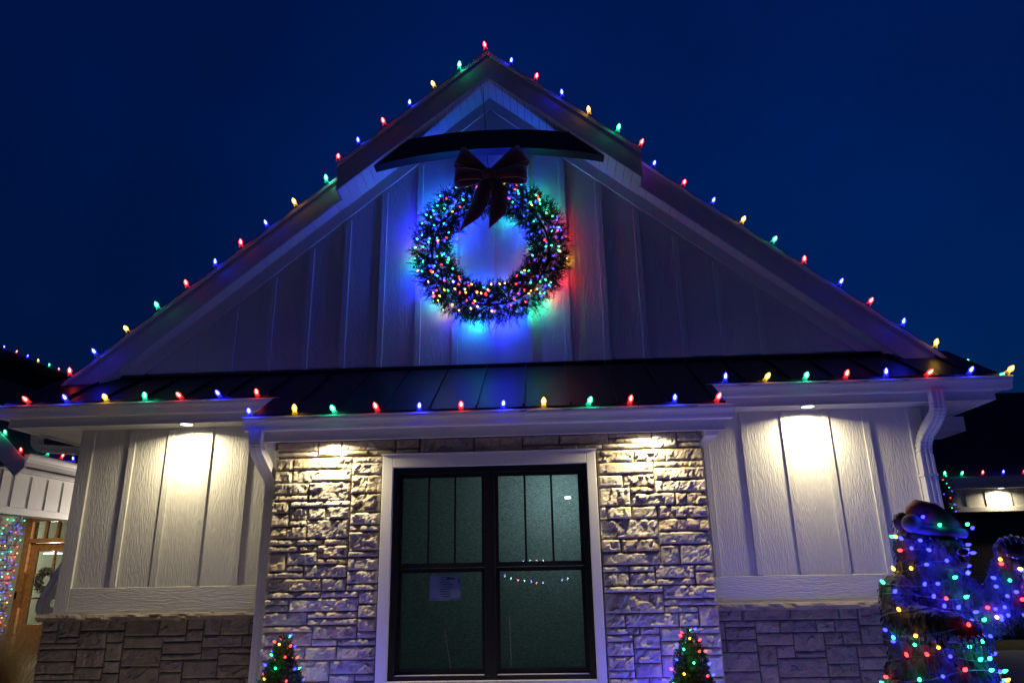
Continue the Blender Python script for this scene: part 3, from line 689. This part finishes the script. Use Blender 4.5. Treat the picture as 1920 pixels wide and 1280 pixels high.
for t in (0,2.1,4.2): MB().tube([(-10.58+.17*math.cos(t),15.3+.17*math.sin(t),1.885),(-10.58,15.3,2.3)], .006, 5).build('hanger', M['black'], ch)
MB().tube([(-10.58,15.3,2.3),(-10.58,15.3,2.69)], .008, 5).build('hanger', M['black'], ch)
def point(name, loc, e, col, parent, r=.06):
    l = bpy.data.lights.new(name, 'POINT'); l.energy = e; l.color = col; l.shadow_soft_size = r
    o = bpy.data.objects.new(name, l); COL.objects.link(o); o.parent = parent; o.location = Vector(loc)-WL[parent]
point('chandelier_glow', (-10.58,15.3,1.80), 130, (1,.86,.66), ch)
# small wreath on the door
dw = empty('door_wreath', (DX+.0, 13.96, 1.1), 'small frosted wreath on the wooden entry door', 'wreath')
M['frosted'] = needle_mat('frosted_leaves', (.16,.17,.16)); M['pod'] = plain('wooden_pod', (.20,.13,.10), .7)
mb = MB(); pc = MB()
for i in range(420):
    th = random.random()*6.283; c = Vector((DX+.175*math.cos(th), 13.94, 1.34+.175*math.sin(th))); d = Vector((random.uniform(-1,1), random.uniform(-1,.1), random.uniform(-1,1)))
    if i % 6: sprig(mb, c+d*.03, d, .06, 5, .04, .018)
    else:
        p = c+Vector((random.uniform(-.05,.05),-.04,random.uniform(-.05,.05))); r_ = .018
        pc.add([p+Vector(v)*r_ for v in ((1,0,0),(-1,0,0),(0,1,0),(0,-1,0),(0,0,1),(0,0,-1))], [(0,2,4),(2,1,4),(1,3,4),(3,0,4),(2,0,5),(1,2,5),(3,1,5),(0,3,5)])
mb.build('wreath_leaves', M['frosted'], dw, recalc=False, kind='stuff'); pc.build('wreath_pods', M['pod'], dw, kind='stuff')

porch = empty('porch', (-8.5, 11, 0), 'white porch with batten clad side beam and stone column', 'porch')
bm_ = MB().box(-8.3, -8.0, 10.18, 13.99, 2.29, 2.90).build('porch_beam', M['trim'], porch)
for k in range(10): box('batten', M['trim'], bm_, -8.0, -7.985, 10.42+k*.375-.012, 10.42+k*.375+.012, 2.395, 2.86)
box('beam_trim', M['trim'], bm_, -8.001, -7.975, 10.17, 13.98, 2.285, 2.39, bevel=.004)
MB().box(-8.0, -7.62, 9.95, 13.99, 2.905, 2.93).build('porch_soffit', M['soffit'], porch)
box('porch_fascia', M['alu'], porch, -7.645, -7.62, 9.93, 13.98, 2.88, 3.06)
MB().prism([(2*-7.62-x, z) for x, z in gprof(-7.62, 3.10)], 'y', 10.0, 13.98).build('porch_gutter', M['alu'], porch)
pr2 = lambda x: 3.42-.92*(x+7.96)
MB().prism([(-9.3,pr2(-9.3)),(-7.48,pr2(-7.48)),(-7.48,pr2(-7.48)-.10),(-7.6,pr2(-7.48)-.22),(-9.3,pr2(-9.3)-.34)], 'y', 9.88, 9.92).build('porch_rake', M['alu'], porch)
MB().prism([(-10.6,2.3),(-8.02,2.3),(-8.02,pr2(-8.02)-.2),(-9.3,pr2(-9.3)-.2),(-10.6,pr2(-8.02)-.2)], 'y', 10.1, 10.17).build('porch_gable', M['gable'], porch)
PA = pr2(-9.3)
MB().prism([(-9.3,PA),(-7.6,pr2(-7.6)),(-7.6,pr2(-7.6)-.06),(-9.3,PA-.06),(-11,pr2(-7.6)-.06),(-11,pr2(-7.6))], 'y', 9.925, 13.98).build('porch_roof', M['shingle'], porch)
pcx0, pcx1, pcy0, pcy1 = -8.62, -8.03, 10.2, 10.78
col_ = MB().box(pcx0, pcx1, pcy0, pcy1, -.05, 2.28).build('stone_column', M['mortar'], porch)
lay(col_, ashlar(pcx0-.02, pcx1+.02, .0, 2.27, .07, (3,6), (1,2,2)), pcy0, M['stone'], .012, .025)
for (x, z, wd, hg) in ashlar(pcy0-.02, pcy1, .0, 2.27, .07, (3,6), (1,2,2)):
    me = stone_mesh(wd-.011, hg-.011, .012, .025, random.uniform(0,90)).mesh('stone', M['stone'], recalc=False)
    link('stone', me, col_, (pcx1, x+.005, z+.005), Euler((0,0,R(90))))
box('porch_ceiling', M['soffit'], porch, -10.5, -8.31, 10.2, 13.98, 2.86, 2.88)
can_light(-9.5, 12.6, 2.86, 110, porch)  # ceiling lamp out of view, added to light the door
lant = empty('fill_lantern', (-7.0, 13.9, 2.0), 'added unseen lantern lighting the porch from the entry wall', 'lantern')  # out of view, added as fill for the porch beam and door
for a in ((-7.07,-6.93,13.80,13.99,2.0,2.02),(-7.07,-6.93,13.80,13.93,2.28,2.30),(-7.02,-6.98,13.93,13.999,2.02,2.28)): box('lantern_frame', M['black'], lant, *a)
box('lantern_candle', M['lamp'], lant, -7.02, -6.98, 13.84, 13.88, 2.03, 2.2)
point('lantern_fill', (-7.0,13.78,2.15), 260, (1,.86,.72), lant)
cs = empty('light_string', (-8.0, 10.3, .1), 'coloured mini lights in rows on the stone porch column', 'string lights')
for k in range(22):
    for j in range(6):
        if random.random() < .12: continue
        mini(cs, (pcx1+.05, pcy0+.03+j*.10+random.uniform(-.03,.03), .30+k*.09+random.uniform(-.03,.03)), random.choices('BGRY',(40,25,25,10))[0], Vector((1,-.6,.3)), pw=.10 if (k+j) % 4 == 0 else 0)
string('coloured cone bulbs on the porch rake and gutter', [(-8.26,9.9,3.72,'B'),(-7.86,9.9,3.36,'G'),(-7.58,9.9,3.10,'R'),(-7.53,10.38,3.13,'G'),(-7.53,10.70,3.13,'R'),(-7.53,11.0,3.13,'B'),(-7.53,11.4,3.13,'Y')], (.2,-.5,.8), pw=.7)
string('coloured cone bulbs on the black roof edge far left', [(x, 18.28, g2(x)+.08, c) for x, c in zip([-15.4,-15.05,-14.7,-14.35,-14.0,-13.66,-13.35], 'RBRBYGR')], (0,-.3,1), pw=.4)

# dry ornamental grass by the left corner
M['straw'] = plain('dry_grass', (.52,.38,.17), .8, 0, .3, 0)
_p = M['straw'].node_tree; _t = _p.nodes.new('ShaderNodeBsdfTranslucent'); _t.inputs[0].default_value = (.62,.46,.20,1); _m = _p.nodes.new('ShaderNodeMixShader'); _m.inputs[0].default_value = .5
_p.links.new(_p.nodes['Principled BSDF'].outputs[0], _m.inputs[1]); _p.links.new(_t.outputs[0], _m.inputs[2]); _p.links.new(_m.outputs[0], _p.nodes['Material Output'].inputs[0])
og = empty('ornamental_grass', (-6.0, 8.0, 0), 'clump of dry ornamental grass beside the left stone base', 'grass')
mb = MB()
for i in range(1700):
    a = random.random()*6.283; b0 = Vector((-6.05+random.gauss(0,.19), 8.0+random.gauss(0,.14), 0)); ln = random.uniform(.6,1.15); out_ = random.uniform(.15,.75)
    d = Vector((math.cos(a), math.sin(a), 0)); prev = None; vs = []; s_ = Vector((-d.y, d.x, 0))*.0035
    for k in range(6):
        t_ = k/5; p = b0+d*(out_*ln*t_**1.7)+Vector((0,0,ln*(t_-.42*out_*t_**3))); vs += [p-s_*(1-t_*.8), p+s_*(1-t_*.8)]
    mb.add(vs, [(2*k,2*k+1,2*k+3,2*k+2) for k in range(5)])
mb.build('grass_blades', M['straw'], og, recalc=False, kind='stuff')

# ------------------------------------------------------------------ garage wing
gar = empty('garage', (9, 14.3, 0), 'garage wing with dark door and lit white header on the right', 'garage')
GY2 = 14.25
hw = box('header_wall', M['siding'], gar, 5.8, 13, GY2, GY2+.2, 2.25, 2.70)
for bx in (7.15,7.52,7.89,8.26,8.68,9.05,9.42,9.8): box('batten', M['siding'], hw, bx-.028, bx+.028, GY2-.02, GY2, 2.345, 2.655)
box('header_trim', M['trim'], hw, 5.8, 13, GY2-.03, GY2, 2.25, 2.34, bevel=.004)
box('garage_fascia', M['alu'], gar, 6.2, 13, GY2-.32, GY2-.30, 2.66, 2.82); MB().prism(gprof(GY2-.32, 2.86), 'x', 6.2, 13).build('gutter', M['alu'], gar)
box('garage_soffit', M['soffit'], gar, 6.2, 13, GY2-.298, GY2-.002, 2.67, 2.69)
MB().prism([(GY2-.36,2.82),(18.3,5.42),(18.3,2.82)], 'x', 6.0, 13.5).build('garage_roof', M['shingle'], gar)
box('garage_pier', M['trim'], gar, 5.8, 6.5, GY2+.001, GY2+.3, -.05, 2.249)
gd = box('garage_door', M['gap'], gar, 6.5, 12, GY2+.25, GY2+.28, 0.04, 2.3)
for k in range(4): box('door_panel', M['garage_door'], gd, 6.52, 11.98, GY2+.21, GY2+.249, .05+k*.53, .05+k*.53+.522, bevel=.006)
can_light(8.47, GY2-.16, 2.67, 60, gar)
string('coloured cone bulbs along the garage gutter', [(x, GY2-.42, 2.885, c) for x, c in zip([7.35,7.65,8.03,8.40,8.77,9.1,9.45], 'GGRBRBY')], (0,-.4,.9), pw=.9)
string('coloured cone bulbs on the garage roof ridge', [(9.6,18.2,5.46,'B'),(10.02,18.2,5.46,'Y'),(10.4,18.2,5.46,'G')], (0,-.3,1), pw=.4)
gl_ = empty('garland', (6.93, 13.2, 0), 'lit evergreen garland on a post beside the garage', 'garland')
MB().tube([(6.93,13.2,0),(6.93,13.2,2.75)], .05, 8).build('post', M['black'], gl_)
mb = MB()
for i in range(700):
    z = random.uniform(.4,2.8); a = random.random()*6.283; d = Vector((math.cos(a), math.sin(a), random.uniform(-.4,.5)))
    sprig(mb, Vector((6.93+.04*math.cos(a), 13.2+.04*math.sin(a), z)), d, random.uniform(.1,.17), 8, .05, .007)
mb.build('fir_sprigs', M['fir'], gl_, recalc=False, kind='stuff')
gs = empty('light_string', (6.93,13.1,.5), 'mini lights wound round the garland by the garage', 'string lights')
for i in range(34):
    a = random.uniform(3.3,6.1); mini(gs, (6.93+.13*math.cos(a), 13.2+.13*math.sin(a), 2.85-i*.06), random.choices('BGR',(5,3,2))[0], pw=.12 if i % 2 else 0)

# ------------------------------------------------------------------ clipped little evergreens below the bay
def topiary(x, y, label):
    t = empty('topiary_tree', (x, y, 0), 'little cone shaped evergreen with coloured lights '+label, 'tree', 'cone evergreens at the bay')
    rs = [[(x+r*math.cos(k*math.pi/8), y+r*math.sin(k*math.pi/8), z) for k in range(16)] for r, z in ((.13,0),(.17,.22),(.185,.22),(.185,.26),(.165,.26),(.16,.24))]
    MB().rings(rs).build('pot', M['black'], t); MB().tube([(x,y,.2),(x,y,.88)], .015, 6, .3).build('trunk', M['pod'], t)
    mb = MB()
    for i in range(2600):
        z = .27+.63*(1-math.sqrt(random.random())); rad = (.215*(1-(z-.25)/.67)**.85+.008)*(1+.12*math.sin(z*21+x*5)); a = random.random()*6.283; q = random.uniform(.72,1.06)
        c = Vector((x+rad*q*math.cos(a), y+rad*q*math.sin(a), z)); d = Vector((math.cos(a), math.sin(a), random.uniform(.2,1.4)))
        sprig(mb, c, d, .03, 5, .022, .0062)
    MB().rings([[(x+r*math.cos(k*.5236), y+r*math.sin(k*.5236), z) for k in range(12)] for r, z in ((.15,.24),(.155,.3),(.115,.5),(.065,.7),(.012,.86))]).build('inner_growth', M['boxwood'], t)
    for i in range(12): sprig(mb, Vector((x,y,.86)), Vector((random.uniform(-.3,.3),random.uniform(-.3,.3),1)), .06, 6, .02, .003)
    mb.build('crown', M['boxwood'], t, recalc=False, kind='stuff')
    s_ = empty('light_string', (x, y-.2, .25), 'coloured mini lights on the little evergreen '+label, 'string lights', 'mini light strings on the cone evergreens'); W_=[]
    for i in range(46):
        z = .90-.66*(i/45); rad = .215*max(0,1-(z-.25)/.67)**.85+.03; a = i*1.15
        p = Vector((x+rad*math.cos(a), y+rad*math.sin(a), z)); W_.append(p)
        mini(s_, p, 'BGRRYRBG'[i % 8], Vector((math.cos(a), math.sin(a), .6)), pw={'B':.5 if z > .5 or (x < 0 and math.cos(a) < .2) else (6.5 if x < 0 else 9.0),'G':.2,'R':.12,'Y':.1}['BGRRYRBG'[i % 8]])  # low blue bulbs, out of view, boosted as added fill for the stone
    MB().tube(W_, .0025, 4).build('cable', M['cable'], s_)
topiary(-2.10, 5.9, 'left of the window'); topiary(1.02, 5.9, 'right of the window')

# ------------------------------------------------------------------ standing bear
bear = empty('bear_statue', (2.72, 5.6, 0), 'standing dark brown bear statue wrapped in coloured lights, one paw raised', 'statue')
_ib = bmesh.new(); bmesh.ops.create_icosphere(_ib, subdivisions=3, radius=1)
ICO = ([v.co.copy() for v in _ib.verts], [tuple(v.index for v in f.verts) for f in _ib.faces]); _ib.free()
def blob(bm, c, r, rot=(0,0,0)):
    c = Vector(c); bm.add([(c.x+v.x*r[0], c.y+v.y*r[1], c.z+v.z*r[2]) for v in ICO[0]], ICO[1])
def limb(bm, pts, rad):
    for i in range(len(pts)-1):
        a, b = Vector(pts[i]), Vector(pts[i+1]); n = max(2, int((b-a).length/.035))
        for k in range(n+1):
            t_ = k/n; r_ = rad[i]+(rad[i+1]-rad[i])*t_; blob(bm, a.lerp(b, t_), (r_, r_, r_))
bm = MB()
blob(bm, (2.70,5.62,.52), (.37,.31,.42)); blob(bm, (2.71,5.62,.88), (.34,.28,.36)); blob(bm, (2.72,5.62,1.10), (.30,.25,.22)); blob(bm, (2.73,5.60,1.26), (.22,.21,.18))
blob(bm, (2.75,5.58,1.46), (.225,.21,.20)); blob(bm, (2.73,5.56,1.36), (.22,.19,.13))
limb(bm, [(2.765,5.42,1.42),(2.775,5.29,1.39)], [.12,.085])                # muzzle
blob(bm, (2.77,5.30,1.345), (.07,.08,.045))
blob(bm, (2.60,5.58,1.64), (.07,.045,.075)); blob(bm, (2.93,5.58,1.62), (.07,.045,.075))   # ears
limb(bm, [(2.50,5.58,1.14),(2.44,5.47,.98),(2.52,5.32,.96),(2.66,5.24,.94)], [.14,.125,.11,.095])
blob(bm, (2.70,5.21,.925), (.10,.07,.075))
limb(bm, [(2.92,5.58,1.12),(3.04,5.50,1.00),(3.13,5.44,1.08),(3.17,5.40,1.31)], [.15,.14,.13,.10])
blob(bm, (3.19,5.38,1.42), (.105,.06,.085))
limb(bm, [(2.52,5.55,.35),(2.50,5.50,.08)], [.2,.17]); limb(bm, [(2.92,5.55,.35),(2.94,5.50,.08)], [.2,.17]); blob(bm, (2.49,5.36,.07), (.14,.2,.08)); blob(bm, (2.95,5.36,.07), (.14,.2,.08))
tm = bm.mesh('tmp', None, recalc=False); to = bpy.data.objects.new('tmp', tm); COL.objects.link(to)
r1 = to.modifiers.new('r', 'REMESH'); r1.mode = 'VOXEL'; r1.voxel_size = .0125; r2 = to.modifiers.new('s', 'SMOOTH'); r2.iterations = 6; r2.factor = .6
dg = bpy.context.evaluated_depsgraph_get(); bme = bpy.data.meshes.new_from_object(to.evaluated_get(dg)); bpy.data.objects.remove(to)
bme.name = 'bear_body'
BP = []
BN = [v.normal.copy() for v in bme.vertices]
for p, n_ in zip([v.co.copy() for v in bme.vertices], BN):
    sw = math.sin(p.z*7+p.x*5)*.02
    f = noise.noise(Vector(((p.x+sw)*34, p.y*34, p.z*7)))+.6*noise.noise(Vector(((p.x+sw)*70, p.y*70, p.z*13+5)))
    BP.append(p+n_*(f*.013))
bme.vertices.foreach_set('co', [c for p in BP for c in (p.x-2.72, p.y-5.6, p.z)])
M['fur'] = plain('dark_fur', (.012,.010,.008), .7, 0, .5, 0, 20)
fn = M['fur'].node_tree; fb = fn.nodes['Principled BSDF']; fb.inputs['Specular IOR Level'].default_value = .25; ft = node(fn, 'ShaderNodeTexNoise', Scale=1.0, Detail=6.0); fn.links.new(pos(fn, (110,110,22)), ft.inputs[0]); bump(fn, fb, ft.outputs[0], .9, .01)
bme.materials.clear(); bme.materials.append(M['fur']); bme.polygons.foreach_set('use_smooth', [True]*len(bme.polygons))
body = link('bear_body', bme, bear, (2.72,5.6,0)); bme.update()
mb = MB(); nv = len(BP)
for i in range(3000):
    vi = random.randrange(nv); n_ = BN[vi]; p = BP[vi]
    if n_.y > .6 or (p.z > 1.25 and p.y < 5.36 and p.x < 3) or (2.58 < p.x < 2.85 and p.y < 5.27 and .8 < p.z < 1.05) or (p.x > 3.06 and p.z > 1.35): continue
    d = (n_*.28+Vector((random.uniform(-.3,.3)+.25*n_.x, random.uniform(-.15,.15), -1))).normalized()
    if p.x > 3.03 and p.z > 1.05: d = (n_*.6+Vector((random.uniform(-.3,.3),0,.9))).normalized()
    ln = random.uniform(.03,.065); k = d.cross(n_); k = (k.normalized() if k.length > .01 else Vector((1,0,0)))*.004; m_ = p+d*ln*.55+n_*.008
    mb.add([p-k, p+k, m_+k*.8, p+d*ln, m_-k*.8], [(0,1,2,3,4)])
mb.build('fur_tufts', M['fur'], body, recalc=False, kind='stuff')
M['claw'] = plain('black_claw', (.012,.011,.012), .22, 0, .1, 0); M['eye'] = plain('eye', (.01,.008,.006), .08, 0, .1, 0)
def ball(name, m, par, c, r, sub=2):
    b_ = bmesh.new(); bmesh.ops.create_icosphere(b_, subdivisions=sub, radius=1)
    for v in b_.verts: v.co = Vector((v.co.x*r[0], v.co.y*r[1], v.co.z*r[2]))
    me = bpy.data.meshes.new(name); b_.to_mesh(me); b_.free(); me.materials.append(m); me.polygons.foreach_set('use_smooth', [True]*len(me.polygons)); return link(name, me, par, c)
ball('nose', M['claw'], bear, (2.785,5.208,1.415), (.042,.03,.03)); ball('eye', M['eye'], bear, (2.685,5.385,1.52), (.018,.016,.018)); ball('eye', M['eye'], bear, (2.85,5.39,1.52), (.018,.016,.018))
for k in range(5):
    x = 2.62+k*.038; MB().tube([(x,5.17,.905),(x+.002,5.125,.885),(x+.004,5.115,.835),(x+.006,5.13,.80)], .014, 6, .15).build('claw', M['claw'], bear, smooth=True)
    x = 3.11+k*.038; z = 1.47+.02*(1-abs(k-2)/2); MB().tube([(x,5.35,z),(x-.002,5.30,z+.035),(x-.006,5.26,z+.02),(x-.008,5.24,z-.02)], .014, 6, .15).build('claw', M['claw'], bear, smooth=True)
ball('paw_pad', M['claw'], bear, (3.19,5.325,1.405), (.06,.02,.045))
# festive cap
hat = empty('santa_hat', (2.78,5.55,1.56), 'red cap with dark brim and pompom on the bear', 'hat')
M['felt'] = plain('red_felt', (.12,.006,.009), .8, 0, .2, .4, 60); M['plush'] = plain('dark_plush', (.035,.035,.045), .9, 0, .1, 1.0, 45)
def ring_at(c, ax, r1_, r2_, n=20):
    ax = Vector(ax).normalized(); a = ax.cross(Vector((0,1,0))).normalized(); b = ax.cross(a)
    return [Vector(c)+a*r1_*math.cos(2*math.pi*k/n)+b*r2_*math.sin(2*math.pi*k/n) for k in range(n)]
hp = [((2.79,5.535,1.575),(.12,-.1,1),.185,.18),((2.785,5.54,1.63),(.05,0,1),.18,.17),((2.765,5.55,1.675),(-.1,0,1),.155,.15),((2.735,5.55,1.71),(-.5,-.1,.8),.115,.12),((2.69,5.54,1.715),(-1,-.1,.1),.085,.09),((2.65,5.52,1.695),(-1,-.2,-.5),.06,.065),((2.62,5.50,1.67),(-.8,-.2,-.8),.03,.03)]
MB().rings([ring_at(*h) for h in hp]).build('cap', M['felt'], hat, smooth=True)
rs = []
for k in range(33):
    t_ = k/32*2*math.pi; c = Vector((2.79+.185*math.cos(t_), 5.535+.18*math.sin(t_), 1.575-.02*math.cos(t_)+.018*math.sin(t_))); o_ = Vector((math.cos(t_), math.sin(t_), 0))
    rs.append([c+o_*.028*math.cos(a)+Vector((0,0,.034*math.sin(a))) for a in [j*math.pi/4 for j in range(8)]])
MB().rings(rs, cap=False).build('brim', M['plush'], hat, smooth=True)
ball('pompom', M['plush'], hat, (2.605,5.46,1.625), (.068,.068,.066), 3)
# mini lights wound round the bear
from mathutils.bvhtree import BVHTree
bv = BVHTree.FromPolygons(BP, [tuple(p.vertices) for p in bme.polygons])
bs = empty('light_string', (2.72,5.2,.05), 'coloured mini lights wound all over the bear statue', 'string lights')
path = []; turns = 15
for i in range(560):
    t_ = i/559; a = t_*turns*2*math.pi+.12*math.sin(i*.7); z = .06+1.50*t_+.03*math.sin(a*2.3); ax = Vector((2.72+.02*t_,5.6,z)); d = Vector((math.cos(a), math.sin(a), 0))
    h = bv.ray_cast(ax+d*1.2, -d)
    if h[0] is not None: path.append((h[0]+h[1]*.012, h[1]))
cb = MB(); run = []
for p, n_ in path+[(Vector((99,0,0)), None)]:
    if run and (p-run[-1]).length > .13:
        if len(run) > 2: cb.tube(run, .003, 4)
        run = []
    run.append(p)
cb.build('cable', M['cable'], bs)
cc = 0
def bpw(c): return {'B': 1.3, 'G': .30, 'R': .24, 'Y': .16}[c]
for i in range(0, len(path), 3):
    p, n_ = path[i]
    if n_.y > .35: continue
    c = random.choices('BGRY', (52,24,16,8))[0]; mini(bs, p+n_*.01, c, (n_+Vector((random.uniform(-.6,.6),-.2,random.uniform(0,.9)))), pw=bpw(c), sc_=1.4, lz=.02); cc += 1
for i in range(26):
    t_ = i/25; ce = Vector((2.94,5.55,1.08)).lerp(Vector((3.11,5.45,1.03)), min(1,t_*1.8)) if t_ < .5 else Vector((3.12,5.44,1.02)).lerp(Vector((3.17,5.40,1.36)), (t_-.5)/.5)
    a = random.uniform(-1.3,1.3); d = Vector((math.sin(a), -math.cos(a), random.uniform(-.5,.5))).normalized(); h = bv.ray_cast(ce+d*.5, -d)
    if h[0] is not None: c = random.choices('BGRY', (52,24,16,8))[0]; mini(bs, h[0]+h[1]*.015, c, h[1], pw=bpw(c), sc_=1.4, lz=.02)
for p, c in (((2.655,5.40,1.66),'B'),((2.93,5.36,1.60),'G'),((2.965,5.37,1.575),'B'),((2.74,5.36,1.60),'G')): mini(bs, p, c, Vector((0,-1,.3)), pw=bpw(c)*.6, sc_=1.4, lz=.02)

# ------------------------------------------------------------------ across the street (seen only mirrored in the window panes)
hedge = empty('hedge', (-.6, -22.3, 0), 'low dark hedge across the street behind the viewer', 'hedge')
mb = MB()
for i in range(1500):
    c = Vector((random.uniform(-4,3), random.uniform(-22.8,-22.1), random.uniform(.05,1.5))); d = Vector((random.uniform(-1,1), random.uniform(-.2,1), random.uniform(-.5,1)))
    sprig(mb, c, d, .2, 4, .12, .04)
mb.build('hedge_leaves', M['boxwood'], hedge, recalc=False, kind='stuff')
for k in BC: M['far'+k] = emit('far_bulb_'+k, CORE[k], 45, False)
fs = empty('light_string', (-.6, -22, .8), 'coloured bulbs on the hedge across the street behind the viewer', 'string lights')
for (x, z), c in zip([(-2.18,1.14),(-1.91,1.02),(-1.59,.94),(-1.29,.91),(-.97,.86),(-.73,.81),(-.44,.81),(.45,.93),(.72,.97),(-1.62,1.72),(-1.3,1.76),(-1.0,1.78),(-.7,1.8),(-.38,1.79)], 'BGRGBRBBGRBGRG'):
    ball('bulb', M['far'+c], fs, (x, -21.95, z), (.032,.032,.05), 1)
lampst = empty('street_lamp', (.87, -22.4, 0), 'lit street lamp across the street behind the viewer', 'street lamp')
MB().tube([(.87,-22.4,0),(.87,-22.4,4.7),(.87,-22.3,4.75)], .06, 8).build('pole', M['black'], lampst)
box('lamp_head', M['black'], lampst, .7, 1.04, -22.4, -21.9, 4.68, 4.78)
M['street'] = emit('street_lens', (.8,.95,1), 60, False)
ball('lamp_lens', M['street'], lampst, (.87,-22.0,4.62), (.16,.14,.08))
